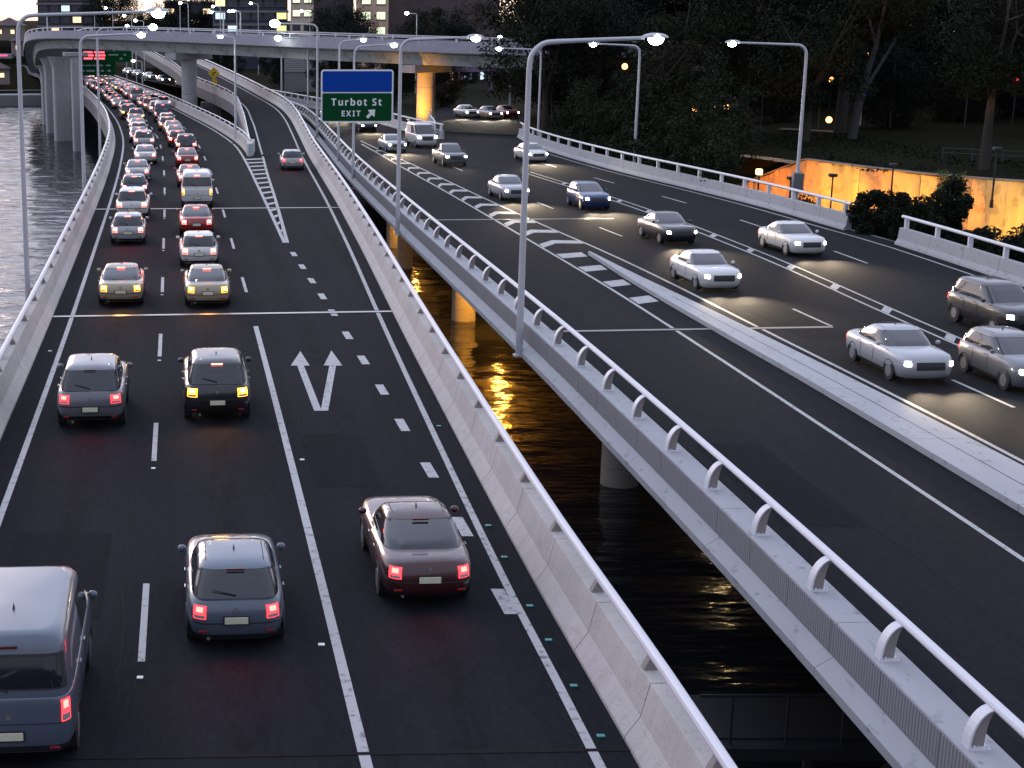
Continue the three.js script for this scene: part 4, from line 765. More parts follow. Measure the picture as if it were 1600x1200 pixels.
const kindWord = { sedan: 'sedan', hatch: 'hatchback', wagon: 'SUV', van: 'van', ute: 'pickup' };
const glowOf = (o, color, power, y = 0.7, z = 2.45) => { const l = new THREE.SpotLight(color, power * 3, 0, 1.25, 0.8, 2); l.position.set(0, 0.72, z - 0.7); l.target.position.set(0, -0.6, z + 1.6); l.castShadow = true; l.shadow.radius = 14; l.name = 'tail_lamp_light'; o.add(l, l.target); };
// lane beside the river: [rear d, kind, colour, lamps]
const lane1 = [[21.2, 'van', 'slate blue', 'tail'], [41.2, 'wagon', 'grey', 'tail'], [60.3, 'sedan', 'beige', 'amber'], [78, 'hatch', 'silver', 'brake'], [88, 'wagon', 'white', 'brake'], [99, 'hatch', 'blue', 'brake'], [110, 'sedan', 'silver', 'brake'], [124, 'sedan', 'white', 'brake'], [138, 'wagon', 'silver', 'brake'], [156, 'sedan', 'white', 'brake'], [172, 'hatch', 'grey', 'brake'], [184, 'sedan', 'white', 'amber'], [196, 'sedan', 'red', 'brake'], [208, 'hatch', 'white', 'brake'], [219, 'sedan', 'silver', 'brake'], [231, 'wagon', 'white', 'brake'], [243, 'sedan', 'blue', 'brake'], [255, 'sedan', 'silver', 'brake'], [268, 'hatch', 'red', 'brake'], [281, 'sedan', 'white', 'brake'], [295, 'sedan', 'silver', 'brake'], [310, 'wagon', 'grey', 'brake'], [326, 'sedan', 'red', 'brake'], [344, 'sedan', 'white', 'brake']];
const lane2 = [[25.8, 'hatch', 'slate blue', 'tail'], [42, 'wagon', 'black', 'amber'], [60, 'sedan', 'beige', 'amber'], [70.5, 'hatch', 'white', 'brake'], [81.3, 'sedan', 'red', 'brake'], [94, 'van', 'white', 'amber'], [106, 'sedan', 'red', 'brake'], [121, 'sedan', 'red', 'brake'], [133, 'wagon', 'black', 'brake'], [145, 'sedan', 'silver', 'brake'], [158, 'wagon', 'white', 'brake'], [172, 'sedan', 'green', 'brake'], [186, 'hatch', 'white', 'brake'], [199, 'sedan', 'blue', 'brake'], [212, 'sedan', 'red', 'brake'], [226, 'hatch', 'white', 'brake'], [240, 'sedan', 'silver', 'brake'], [254, 'wagon', 'red', 'brake'], [268, 'sedan', 'white', 'brake'], [283, 'sedan', 'silver', 'brake'], [299, 'hatch', 'white', 'brake'], [316, 'sedan', 'red', 'brake'], [334, 'sedan', 'silver', 'brake']];
seed = 1201;
const pick = (a) => a[Math.floor(rnd() * a.length)];
for (const [list, from] of [[lane1, 138], [lane2, 133]]) {
  while (list.at(-1)[0] > from) list.pop();
  for (let d = list.at(-1)[0] + 8.6; d < 372; d += rr(6.6, 8.6)) list.push([d, pick(['sedan', 'hatch', 'sedan', 'wagon', 'hatch', 'ute', 'van']), pick(['white', 'silver', 'white', 'red', 'grey', 'blue', 'black', 'silver', 'beige']), rnd() < 0.12 ? 'amber' : 'brake']);
}
const glowWord = { tail: 'red tail lamps', brake: 'bright red brake lamps', amber: 'amber rear lamps' };
[[lane1, 1.72, 'the lane beside the river parapet'], [lane2, 5.2, 'the middle lane of the left road']].forEach(([list, off, where], q) => list.forEach(([d, kind, color, lamps], i) => {
  const half = SHAPES[kind].body[2][3], D = d + half, o = vehicle(kind, color, lamps, `${color} ${kindWord[kind]}, ${i ? ordinal[i + 1] + ' vehicle from the camera' : 'nearest vehicle'} in ${where}`, at(LE, D, off + rr(-0.15, 0.15) * (D > 90 ? 2.2 : 1), 0)[0], D, turnAt(LE, D) + (D > 90 ? rr(-0.02, 0.02) : 0), 'vehicles queuing away on the left road');
  if (d < 100 && !o.children.some((c) => c.isLight)) glowOf(o, lamps === 'amber' ? new THREE.Color(1, 0.4, 0.06) : new THREE.Color(1, 0.07, 0.07), lamps === 'tail' ? 0.9 : 1.8, 0.5, half + 0.9);
}));
[[212, 'white'], [220, 'silver'], [229, 'red'], [238, 'white'], [248, 'silver'], [258, 'white'], [269, 'grey'], [280, 'silver']].forEach(([d, c], i) => vehicle('sedan', c, 'brake', `${c} sedan, ${ordinal[i + 1]} in the far right-hand file of the left road`, at(LE, d, 8.4, 0)[0] - Math.min(1.8, (d - 200) * 0.05), d, turnAt(LE, d), 'vehicles queuing away on the left road'));
{
  const o = vehicle('sedan', 'maroon', 'tail', 'dark maroon sedan with red tail lamps beside the right edge line', 2.66, 30.2, turnAt(CL, 34) * 0.85, undefined); glowOf(o, new THREE.Color(1, 0.07, 0.07), 0.9, 0.5, 3.2);
  const r = vehicle('hatch', 'silver', 'tail', 'small silver hatchback alone on the exit ramp past the bars', 0.62, 121, turnAt(RB, 121)); glowOf(r, new THREE.Color(1, 0.07, 0.07), 0.9, 0.5, 2.9);
}
// oncoming traffic on the right road
const heading = tab([[40, 0.04], [60, 0.085], [80, 0.12], [110, 0.13], [140, 0.16], [165, 0.22], [190, 0.3]]);
const oncoming = [[19.9, 49, 'sedan', 'silver', 'nearest oncoming silver sedan in the lane next to the median'], [18.15, 66, 'sedan', 'white', 'white oncoming sedan beside the tip of the raised median'], [22.9, 47.5, 'hatch', 'grey', 'grey oncoming hatchback at the right edge of the picture, nearer one'], [26.3, 56, 'wagon', 'black', 'black oncoming SUV in the lane by the right barrier'], [25.1, 76, 'sedan', 'white', 'white oncoming sedan alone before the bush on the right'], [19.9, 80, 'sedan', 'black', 'black oncoming sedan in the centre of the right road'], [18.7, 95, 'hatch', 'blue', 'blue oncoming hatchback behind the black sedan'], [14.5, 100, 'sedan', 'silver', 'silver oncoming sedan beside the bent white bars'], [20.3, 128, 'sedan', 'white', 'white oncoming sedan near the far end of the long barrier'], [13.2, 124, 'ute', 'grey', 'grey oncoming pickup behind the silver sedan at the bars'], [9.6, 138, 'sedan', 'silver', 'silver oncoming sedan right of the exit sign foot'], [12.6, 143, 'van', 'white', 'white oncoming van below the yellow pillar'], [8.4, 164, 'sedan', 'black', 'black oncoming sedan just under the exit sign'], [5.6, 183, 'sedan', 'white', 'farthest oncoming white sedan left of the yellow pillar']];
oncoming.forEach(([x, d, kind, c, label]) => {
  const o = vehicle(kind, c, 'tail', label, x, d, heading(d) + Math.PI, 'oncoming cars with headlights on the right road', { head: true });
  if (!o.children.some((k) => k.isLight)) for (const s of [-0.6, 0.6]) {
    const l = new THREE.SpotLight(new THREE.Color(1, 0.78, 0.52), 80, 0, 0.62, 0.9, 2); l.position.set(s, 0.68, -2.42); l.target.position.set(s, -0.6, -9); l.castShadow = true; l.shadow.radius = 5; l.name = 'headlight_light'; o.add(l, l.target);
  }
});
[[22.0, 189, 'white'], [24.4, 186, 'silver'], [26.7, 188, 'red'], [-18.2, 283, 'white'], [-23, 300, 'silver'], [-27, 318, 'white'], [-31, 335, 'silver'], [-16, 272, 'red'], [-34.5, 350, 'white']].forEach(([x, d, c], i) => vehicle('sedan', c, 'tail', i < 3 ? `${c} sedan facing the junction with headlights on, ${['left', 'middle', 'right'][i]} of three` : `${c} sedan with headlights on behind the flyover pillar, ${ordinal[i - 2]} of a file`, x, d, Math.PI + (i < 3 ? 0.25 : 0.35), i < 3 ? 'cars waiting at the side street' : 'cars with headlights beyond the flyover pillar', { head: true }));
for (const [x, d] of [[21.4, 186.2], [23.8, 183.2], [26.1, 185.2]]) { const l = new THREE.SpotLight(new THREE.Color(1, 0.86, 0.66), 120, 0, 0.5, 0.7, 2); l.position.set(x, 0.7, -d); l.target.position.set(x - 2.4, -0.2, -d + 10); l.castShadow = true; l.shadow.radius = 5; l.name = 'headlight_light'; scene.add(l, l.target); }

// ------------------------------------------------------------------ trees and shrubs
function leaves(n, place, size, s0) {                                  // folded leaf faces scattered by place()
  seed = s0; const pos = [], nor = [];
  const a = new THREE.Vector3(), b = new THREE.Vector3(), nn = new THREE.Vector3(), c = new THREE.Vector3();
  for (let i = 0; i < n; i++) {
    const p = place(i); nn.set(rr(-1, 1), rr(-0.2, 1.2), rr(-1, 1)).normalize(); a.set(rr(-1, 1), rr(-1, 1), rr(-1, 1)).cross(nn).normalize(); b.crossVectors(nn, a);
    const L = size * rr(0.6, 1.3), w = L * rr(0.3, 0.5), v = (s, t, k) => { c.set(p[0], p[1], p[2]).addScaledVector(a, s * L).addScaledVector(b, t * w).addScaledVector(nn, k * L); pos.push(c.x, c.y, c.z); nor.push(nn.x, nn.y, nn.z); };
    v(-0.5, 0, 0); v(0, -0.5, 0.12); v(0.5, 0, 0); v(-0.5, 0, 0); v(0.5, 0, 0); v(0, 0.5, 0.12);
  }
  const g = new THREE.BufferGeometry(); g.setAttribute('position', new THREE.Float32BufferAttribute(pos, 3)); g.setAttribute('normal', new THREE.Float32BufferAttribute(nor, 3)); return g;
}
const inBall = () => { let x, y, z; do { x = rr(-1, 1); y = rr(-1, 1); z = rr(-1, 1); } while (x * x + y * y + z * z > 1); return [x, y, z]; };
function treeShapes(s0, H, R, bare, clumps, per, leaf) {               // trunk with limbs and a crown of leaf clumps at their ends
  seed = s0; const limbs = [], tips = [];
  const top = H * bare, lean = [rr(-0.6, 0.6), rr(-0.6, 0.6)];
  limbs.push(limb([0, -0.6, 0], [lean[0] * 0.5, top * 0.55, lean[1] * 0.5], H * 0.030, H * 0.023, 10), limb([lean[0] * 0.5, top * 0.55, lean[1] * 0.5], [lean[0], top, lean[1]], H * 0.023, H * 0.018, 10));
  const forks = 5;
  for (let k = 0; k < forks; k++) {
    const an = k / forks * Math.PI * 2 + rr(-0.5, 0.5), o = R * rr(0.35, 0.6), h = H * rr(0.62, 0.8), q = [lean[0] + Math.cos(an) * o, h, lean[1] + Math.sin(an) * o];
    limbs.push(limb([lean[0], top * rr(0.8, 1), lean[1]], q, H * 0.014, H * 0.007, 7));
    for (let j = 0; j < 3; j++) { const e = [q[0] + rr(-1, 1) * R * 0.5, q[1] + rr(-0.1, 0.32) * H, q[2] + rr(-1, 1) * R * 0.5]; limbs.push(limb(q, e, H * 0.006, H * 0.0025, 5)); tips.push(e); }
  }
  const cl = []; for (let k = 0; k < clumps; k++) { const t = k < tips.length ? tips[k] : (() => { const b = inBall(); return [lean[0] + b[0] * R, H * (0.5 + bare * 0.32) + b[1] * H * (0.95 - bare) * 0.55, lean[1] + b[2] * R]; })(); cl.push([...t, R * rr(0.18, 0.36)]); }
  const crown = leaves(clumps * per, (i) => { const c = cl[i % clumps], b = inBall(); return [c[0] + b[0] * c[3], c[1] + b[1] * c[3] * 0.75, c[2] + b[2] * c[3]]; }, leaf, s0 + 9);
  return [merged(limbs), crown];
}
const TREES = [[201, 13, 5.2, 0.38, 70, 170, 0.36], [202, 15, 6.2, 0.34, 90, 170, 0.38], [203, 11, 4.6, 0.3, 62, 170, 0.34], [204, 17, 5.4, 0.45, 74, 160, 0.36], [205, 14, 6.2, 0.1, 120, 170, 0.42]].map((a) => treeShapes(...a));
function tree(v, label, x, y, d, s, leaf, bark = M.bark, turn = 0) {
  const t = thing('tree', label, 'tree', x, y, -d, turn); t.scale.setScalar(s);
  part('trunk', TREES[v][0], bark, t); part('crown', TREES[v][1], leaf, t).userData.kind = 'stuff'; return t;
}
tree(1, 'broad dark tree overhanging the right end of the flyover', 26.6, -0.2, 159, 0.98, LEAF[0], M.bark, 0.4);
tree(0, 'dark tree beside the one overhanging the flyover end', 31.5, -0.2, 161, 1.0, LEAF[3], M.bark, 3.4);
tree(0, 'dark tree behind the tall lamp arm, above the side street', 37, 0, 170, 1.05, LEAF[3], M.bark, 1.2);
tree(2, 'small dark tree leaning over the side street mouth', 30.5, -0.2, 176, 0.95, LEAF[0], M.bark, 2.2);
tree(1, 'dark bushy tree behind the lamp over the small blue sign', 37.5, -0.3, 146, 0.85, LEAF[1], M.bark, 3);
tree(3, 'tall dark tree right of the purple tower', 44, 0, 150, 1.1, LEAF[0], M.bark, 0.7);
tree(2, 'low brownish tree with pale leaves beside the side street lamp', 34, -0.3, 139, 0.8, LEAF[2], M.bark, 1.9);
tree(0, 'dark tree behind the palm, left of the lamp by the wall', 45.5, -0.2, 136, 1.0, LEAF[0], M.bark, 4);
tree(3, 'tall dark tree rising behind the lamp by the wall', 52, 0.8, 146, 1.15, LEAF[3], M.bark, 5);
tree(1, 'wide dark tree filling the upper middle of the park', 62, 1.5, 172, 1.15, LEAF[0], M.bark, 2.6);
tree(1, 'wide dark tree with yellowish leaf edges at upper right', 72, 1.3, 150, 1.0, LEAF[2], M.bark, 1.4);
tree(3, 'slender dark tree standing behind the lit wall', 50.5, 0.7, 112, 0.8, LEAF[0], M.bark, 0.3);
tree(0, 'dark tree left of the low pink building', 66, 1.5, 138, 1.0, LEAF[3], M.bark, 2.9);
tree(1, 'large dark tree at the top right corner', 76, 1.6, 132, 1.05, LEAF[0], M.bark, 0.9);
tree(2, 'round dark tree on top of the wall toward the right', 57, 0.9, 112, 0.75, LEAF[0], M.bark, 3.3);
tree(3, 'very tall dark tree at the back of the park', 82, 2, 190, 1.4, LEAF[0], M.bark, 4.4);
tree(1, 'dark background tree between tower and park', 60, 1, 205, 1.3, LEAF[3], M.bark, 5.2);
tree(0, 'dark background tree behind the very tall one', 100, 2, 215, 1.5, LEAF[0], M.bark, 0.2);
[[32.5, 192], [37, 190], [41.5, 188], [49.5, 186], [55, 188], [60.5, 186], [66, 190], [72.5, 186], [79, 184], [86, 186], [94, 190], [103, 196]].forEach(([x, d], i) => tree(4, 'dense dark tree in the row behind the park, ' + ['left end', 'second from the left', 'third, left of the tower gap', 'first right of the tower gap', 'second right of the tower gap', 'behind the forked pale trunk', 'behind the lamp glow', 'above the blue park sign', 'left of the top right corner', 'at the top right corner', 'behind the traffic light', 'farthest right'][i], x, 0, d, 1.25 + 0.45 * ((i * 7) % 5) / 5, LEAF[i % 2 ? 3 : 0], M.bark, i * 1.7));
[[58, 150], [67, 157], [76, 160], [52, 166], [85, 162]].forEach(([x, d], i) => tree(4, 'dark leafy tree low in the middle park, ' + ['nearest one', 'behind the white footed pole', 'behind the pink building', 'left of the forked trunk', 'behind the traffic light'][i], x, 0.6, d, 0.55 + 0.1 * (i % 3), LEAF[i % 2 ? 0 : 3], M.bark, i * 2.3));
for (const [v, x, d, s, l, lab] of [[1, -45, 420, 1.35, 0, 'dark round tree beside the sunset gap above the flyover'], [0, -32, 400, 1.3, 0, 'dark tree above the flyover behind the big lamps'], [2, -24, 390, 1.5, 3, 'dark tree above the flyover between two groups of lamps'], [1, 11, 300, 1.0, 3, 'dark tree between the two lit window blocks'], [2, 25, 290, 1.15, 0, 'dark tree in front of the brick building, left part'], [0, 33, 300, 1.1, 3, 'dark tree in front of the brick building, right part'], [4, 14.5, 222, 0.62, 0, 'dark tree under the flyover beside the yellow pillar'], [4, 21.5, 214, 0.55, 2, 'dark tree under the flyover right of the yellow pillar'], [4, -1, 285, 0.62, 3, 'dark tree under the flyover left of the exit sign'], [4, -12, 330, 0.6, 0, 'dark tree below the flyover behind the curve sign'], [4, 12, 275, 0.8, 3, 'dark tree under the flyover right of the slatted building'], [4, 43, 250, 1.0, 0, 'dark tree behind the purple gateway'], [4, 7, 240, 0.6, 0, 'dark tree behind the blue and green exit sign'], [4, 22, 262, 0.75, 0, 'dark tree left of the purple gateway'], [4, 33, 285, 0.35, 3, 'low dark tree seen through the purple gateway'], [4, 37.5, 262, 0.5, 0, 'dark tree at the right foot of the purple gateway']]) tree(v, lab, x, -0.4, d, s, LEAF[l], M.bark, d);
{ // pale forked trunk in the park and a young lit tree by the wall
  const t = thing('tree', 'tall tree with pale forked trunk left of the park poles', 'tree', 50.6, 0.9, -139);
  part('trunk', merged([limb([0, -0.5, 0], [0.5, 4.2, 0], 0.42, 0.34, 10), limb([0.5, 4.2, 0], [1.4, 8.2, 0.3], 0.3, 0.2, 9), limb([1.4, 8.2, 0.3], [2.0, 12.5, 0.2], 0.2, 0.1, 8), limb([0.6, 4.0, 0], [2.9, 8.0, -0.3], 0.2, 0.12, 8), limb([1.4, 8.2, 0.3], [0.2, 11.5, 0.4], 0.13, 0.06, 7), limb([2.9, 8, -0.3], [4.2, 10.6, -0.2], 0.12, 0.05, 7)]), M.paleBark, t);
  part('crown', TREES[2][1].clone().translate(1.4, 5.5, 0), LEAF[0], t).userData.kind = 'stuff';
  seed = 444; const c = Array.from({ length: 14 }, () => { const b = inBall(); return [b[0] * 1.0, 2.9 + b[1] * 1.3, b[2] * 1.0, rr(0.3, 0.55)]; });
  const y = thing('tree', 'young light green tree before the wall, lit from below', 'tree', 44.3, -2.4, -102.5);
  part('trunk', merged([limb([0, -0.6, 0], [0.1, 2.2, 0], 0.06, 0.04, 6), limb([0.1, 2, 0], [0.5, 3.4, 0.1], 0.03, 0.015, 5), limb([0.1, 2, 0], [-0.4, 3.3, 0], 0.03, 0.015, 5)]), M.bark, y);
  part('crown', leaves(900, (i) => { const k = c[i % 14], b = inBall(); return [k[0] + b[0] * k[3], k[1] + b[1] * k[3], k[2] + b[2] * k[3]]; }, 0.2, 445), leafMat(0.10, 0.14, 0.04), y).userData.kind = 'stuff';
  const p = thing('palm_tree', 'dark palm with drooping fronds among the shrubs', 'palm', 35.6, -1.6, -125);
  part('trunk', merged([0, 1, 2, 3, 4].map((k) => limb([0.04 * k, k * 0.8, 0], [0.04 * k + 0.04, k * 0.8 + 0.82, 0], 0.19 - k * 0.012, 0.175 - k * 0.012, 10))), M.bark, p);
  for (let k = 0; k < 18; k++) {
    const an = k * 2.399, up = 0.9 - (k / 18) * 0.8, pos = [];
    for (let j = 0; j < 26; j++) for (const s of [-1, 1]) { const f = j / 25, R = 2.9 * f, yy = 4.1 + up * R - R * R * 0.30, lw = 0.55 * Math.sin(Math.PI * (0.12 + f * 0.86)), x = R, w = 0.07; pos.push(x, yy, 0, x + w, yy - 0.02, 0, x + 0.22, yy - lw * 0.8, s * lw); }
    const g = new THREE.BufferGeometry(); g.setAttribute('position', new THREE.Float32BufferAttribute(pos, 3)); g.computeVertexNormals(); part('frond', g.rotateY(an).translate(0.2, 0, 0), LEAF[3], p);
  }
}
{ // dense growth on the bank behind the long barrier
  const H = tab([[78, 1.2], [84, 1.4], [92, 0.2], [100, 0.2], [108, 2.0], [120, 4.2], [135, 5.0], [150, 4.6], [160, 3.2]]);
  seed = 499; const cl = Array.from({ length: 340 }, () => { const d = 104 + 52 * rnd() ** 0.9, w = rnd(), deep = 1.2 + Math.min(10.5, 0.8 + Math.max(0, d - 106) * 0.6) * w, h = (H(d) + 2.2 * w) * (0.45 + 1.1 * blotA(d / 23, w * 0.7)) * rr(0.75, 1.1), y = -2.5 + (h + 2.5) * rnd() ** 0.45; return [RBR(d) + deep + (d > 140 ? 2 : 0), y, -d, rr(0.5, 1.35)]; });
  const g = leaves(64000, (i) => { const k = cl[i % 340], b = inBall(); return [k[0] + b[0] * k[3], k[1] + b[1] * k[3] * 0.8, k[2] + b[2] * k[3]]; }, 0.3, 501);
  const m = part(numbered('undergrowth'), g, LEAF[1], scene); tag(m, 'dense dark undergrowth covering the bank behind the long barrier', null, null, 'stuff');
}
function bush(label, x, y, d, rx, ry, rz, n, s, mat) {
  const t = thing('bush', label, 'bush', x, y, -d); seed = s;
  const c = Array.from({ length: 26 }, () => { const b = inBall(); return [b[0] * rx, ry * 0.55 + b[1] * ry * 0.55, b[2] * rz, rr(0.35, 0.7)]; });
  part('stem', merged(c.slice(0, 12).map((q) => limb([q[0] * 0.3, -0.4, q[2] * 0.3], q.slice(0, 3), 0.05, 0.02, 5))), M.bark, t);
  part('foliage', leaves(n, (i) => { const k = c[i % 26], b = inBall(); return [k[0] + b[0] * k[3], k[1] + b[1] * k[3], k[2] + b[2] * k[3]]; }, 0.22, s + 1), mat, t).userData.kind = 'stuff';
}
bush('large dark bush spilling through the gap between two barrier lengths', 32.7, -0.9, 82, 2.0, 3.0, 3.0, 14000, 601, LEAF[0]);
bush('tall leafy bush in front of the wall, right of the barrier gap', 35.4, -1.9, 85, 2.6, 4.2, 2.8, 14000, 603, LEAF[0]);
bush('long low bush behind the right barrier toward the picture edge', 36.0, -2.4, 76, 2.6, 3.7, 3.6, 14000, 605, LEAF[0]);
bush('dark bush at the right picture edge behind the barrier rail', 36.6, -2.4, 70, 2.4, 3.6, 3.2, 12000, 607, LEAF[3]);
bush('brownish bush under the wall at the far right', 39.5, -2.2, 80, 2.0, 3.0, 2.4, 7000, 609, LEAF[2]);
bush('small bush at the wall foot by the control box', 36.4, -3.3, 108.5, 1.2, 2.2, 1.0, 3500, 611, LEAF[0]);
bush('small bush at the wall foot left of the big bush', 39.0, -3.2, 103, 1.5, 2.0, 1.0, 3500, 613, LEAF[3]);

// ------------------------------------------------------------------ park path, low fences, grass
{
  const hgt = (x, d) => { const c = new THREE.Vector3(x, 40, -d); const m = scene.children.find((k) => k.name === 'park_ground'); const r = new THREE.Raycaster(c, new THREE.Vector3(0, -1, 0)).intersectObject(m); return r.length ? r[0].point.y : 1; };
  const F = tab([[112, 92], [122, 76], [130, 66], [138, 60], [150, 50]]), pos = [], uv = [], idx = [];
  for (let i = 0; i <= 40; i++) { const d = 112 + i, x = F(d); for (const o of [-1.1, 1.1]) { pos.push(x + o * 0.5, hgt(x + o * 0.5, d + o) + 0.05, -(d + o)); uv.push(x + o, d); } if (i) { const k = i * 2; idx.push(k - 2, k - 1, k, k - 1, k + 1, k); } }
  const g = geom(pos, uv, idx); g.computeVertexNormals(); struct('park_path', 'reddish path crossing the dark park behind the lit wall', g, std(col(0.09, 0.05, 0.04), 0.9, { map: asphaltTex }));
  [[50, 118, 60, 110, 'low pale rail fence in the park above the wall'], [60, 122, 76, 108, 'long low rail fence near the right edge of the park']].forEach(([x0, d0, x1, d1, lab]) => {
    const t = thing('park_fence', lab, 'fence'), n = 7, P = Array.from({ length: n }, (_, i) => { const f = i / (n - 1), x = x0 + (x1 - x0) * f, d = d0 + (d1 - d0) * f; return [x, hgt(x, d), -d]; });
    P.forEach((p, i) => { part('post', box(0.1, 0.9, 0.1, p[0], p[1] + 0.42, p[2]), M.paleBark, t); if (i) for (const h of [0.45, 0.8]) part('rail', limb([P[i - 1][0], P[i - 1][1] + h, P[i - 1][2]], [p[0], p[1] + h, p[2]], 0.035, 0.035, 5), M.paleBark, t); });
  });
  seed = 909; const grass = leaves(9000, () => { const d = 100 + 45 * rnd(), x = 42 + (d < 112 ? 8 : 0) + 34 * rnd(), y = hgtFast(x, d); return [x, y, -d]; }, 0.35, 911);
  const m = part(numbered('grass'), grass, LEAF[1], scene); tag(m, 'rough dark grass on the park ground behind the lit wall', null, null, 'stuff');
  function hgtFast(x, d) { const w = Math.max(0, Math.min(1, (x - 30) / 9)); return 0.6 + 0.022 * Math.max(0, (x - 44) * 0.45 + (d - 112) * 0.6) * w; }
}

// ------------------------------------------------------------------ buildings and far things
const lit = { green: glowMat(0.78, 0.95, 0.6, 1.1), warm: glowMat(1, 0.72, 0.42, 1.2), yellow: glowMat(0.85, 0.88, 0.35, 1.0), cool: glowMat(0.7, 0.85, 1, 0.9) };
const wallMat = (r, g, b) => std(col(r, g, b), 0.85, { map: concreteTex });
const dark = std(col(0.03, 0.035, 0.05), 0.25);
function building(label, x0, x1, d, depth, y1, mat, o) {               // o: cols, rows, from (top down), w, h, lights(i, j) -> material or null, bands
  const w = x1 - x0, t = thing('building', label, 'building', (x0 + x1) / 2, -1, -d), h = y1 + 1;
  part('wall', box(w, h, depth, 0, h / 2, -depth / 2), mat, t);
  part('roof', box(w + 0.4, 0.5, depth + 0.4, 0, h + 0.26, -depth / 2), M.concreteDark, t);
  if (o.bands) for (let j = 0; j < o.bands; j++) part('floor_band', box(w + 0.5, 0.55, 0.5, 0, h - 1.2 - j * o.pitch, 0.27), o.bandMat ?? M.concreteDark, t);
  const cw = w / o.cols;
  for (let j = 0; j < o.rows; j++) for (let i = 0; i < o.cols; i++) {
    const L = o.lights ? o.lights(i, j) : null, X = -w / 2 + cw * (i + 0.5), Y = h - (o.first ?? 2) - j * o.pitch;
    if (L === false) continue;
    const f = part('window', box(o.w + 0.16, o.h + 0.16, 0.08, X, Y, 0.03), M.trim, t); part('pane', box(o.w, o.h, 0.05, X, Y, 0.06), L ?? dark, f);
    part('sill', box(o.w + 0.3, 0.08, 0.22, X, Y - o.h / 2 - 0.12, 0.11), M.concreteDark, f);
  }
  return t;
}
building('dark office tower with floor bands against the sunset at left', -65, -50.2, 420, 18, 26, wallMat(0.05, 0.05, 0.07), { cols: 5, rows: 6, pitch: 2.9, w: 2.2, h: 1.5, bands: 6, first: 2.4, lights: (i, j) => ((i * 7 + j * 3) % 11 === 0 ? lit.warm : i === 2 && j === 3 ? lit.cool : null) });
building('dark low block above the flyover left of the blue offices', -30, -17.8, 400, 14, 16, wallMat(0.06, 0.06, 0.08), { cols: 4, rows: 4, pitch: 2.8, w: 1.8, h: 1.3, lights: (i, j) => ((i + j) % 3 === 0 ? lit.warm : null) });
building('dark blue glass office block above the flyover, left of centre', -16.6, 1.0, 380, 18, 24, wallMat(0.05, 0.06, 0.10), { cols: 6, rows: 5, pitch: 3, w: 2.3, h: 1.9, bands: 5, lights: (i, j) => (i === 5 && j > 2 ? lit.yellow : (i * 5 + j * 3) % 8 === 1 ? lit.cool : (i + j * 2) % 9 === 4 ? lit.warm : null) });
building('narrow pale block with lit greenish windows, left one', 1.5, 6.2, 330, 10, 21, wallMat(0.80, 0.62, 0.5), { cols: 2, rows: 4, pitch: 2.75, w: 1.5, h: 1.25, first: 2.4, lights: (i, j) => (j < 3 ? lit.green : null) });
building('plain dark block between the two pale lit blocks', 6.6, 15.2, 345, 14, 22, wallMat(0.09, 0.085, 0.11), { cols: 3, rows: 3, pitch: 4, w: 0.9, h: 1.2, lights: (i, j) => false });
building('narrow pale brick block with lit greenish windows, right one', 15.6, 21.8, 330, 12, 21, wallMat(0.80, 0.56, 0.42), { cols: 2, rows: 4, pitch: 3.1, w: 1.8, h: 1.5, first: 2.2, lights: (i, j) => (j < 4 ? lit.green : null) });
building('wide dark brick building with slim lit windows above the trees', 22.2, 47, 346, 18, 22, wallMat(0.12, 0.095, 0.10), { cols: 8, rows: 2, pitch: 5, w: 0.8, h: 2.2, first: 4.8, lights: (i, j) => (j === 0 ? (i % 3 === 2 ? null : lit.yellow) : false) });
building('smooth purple tower between dark trees', 99, 106.4, 450, 12, 34, std(col(0.20, 0.18, 0.30), 0.4), { cols: 1, rows: 1, pitch: 4, w: 4, h: 0.3, lights: () => null });
building('pale grey tower with a warm lit corner behind the trees', 88, 98.6, 470, 12, 26, wallMat(0.35, 0.32, 0.36), { cols: 4, rows: 6, pitch: 3, w: 1.2, h: 1.4, lights: (i, j) => (i === 3 && j < 5 ? lit.warm : null) });
building('low lit glass building behind the side street', 31.4, 39.6, 300, 8, 3.6, wallMat(0.16, 0.15, 0.16), { cols: 7, rows: 1, pitch: 3, w: 0.7, h: 2.4, first: 2, lights: (i) => (i < 3 ? lit.warm : i % 2 ? lit.cool : null) });
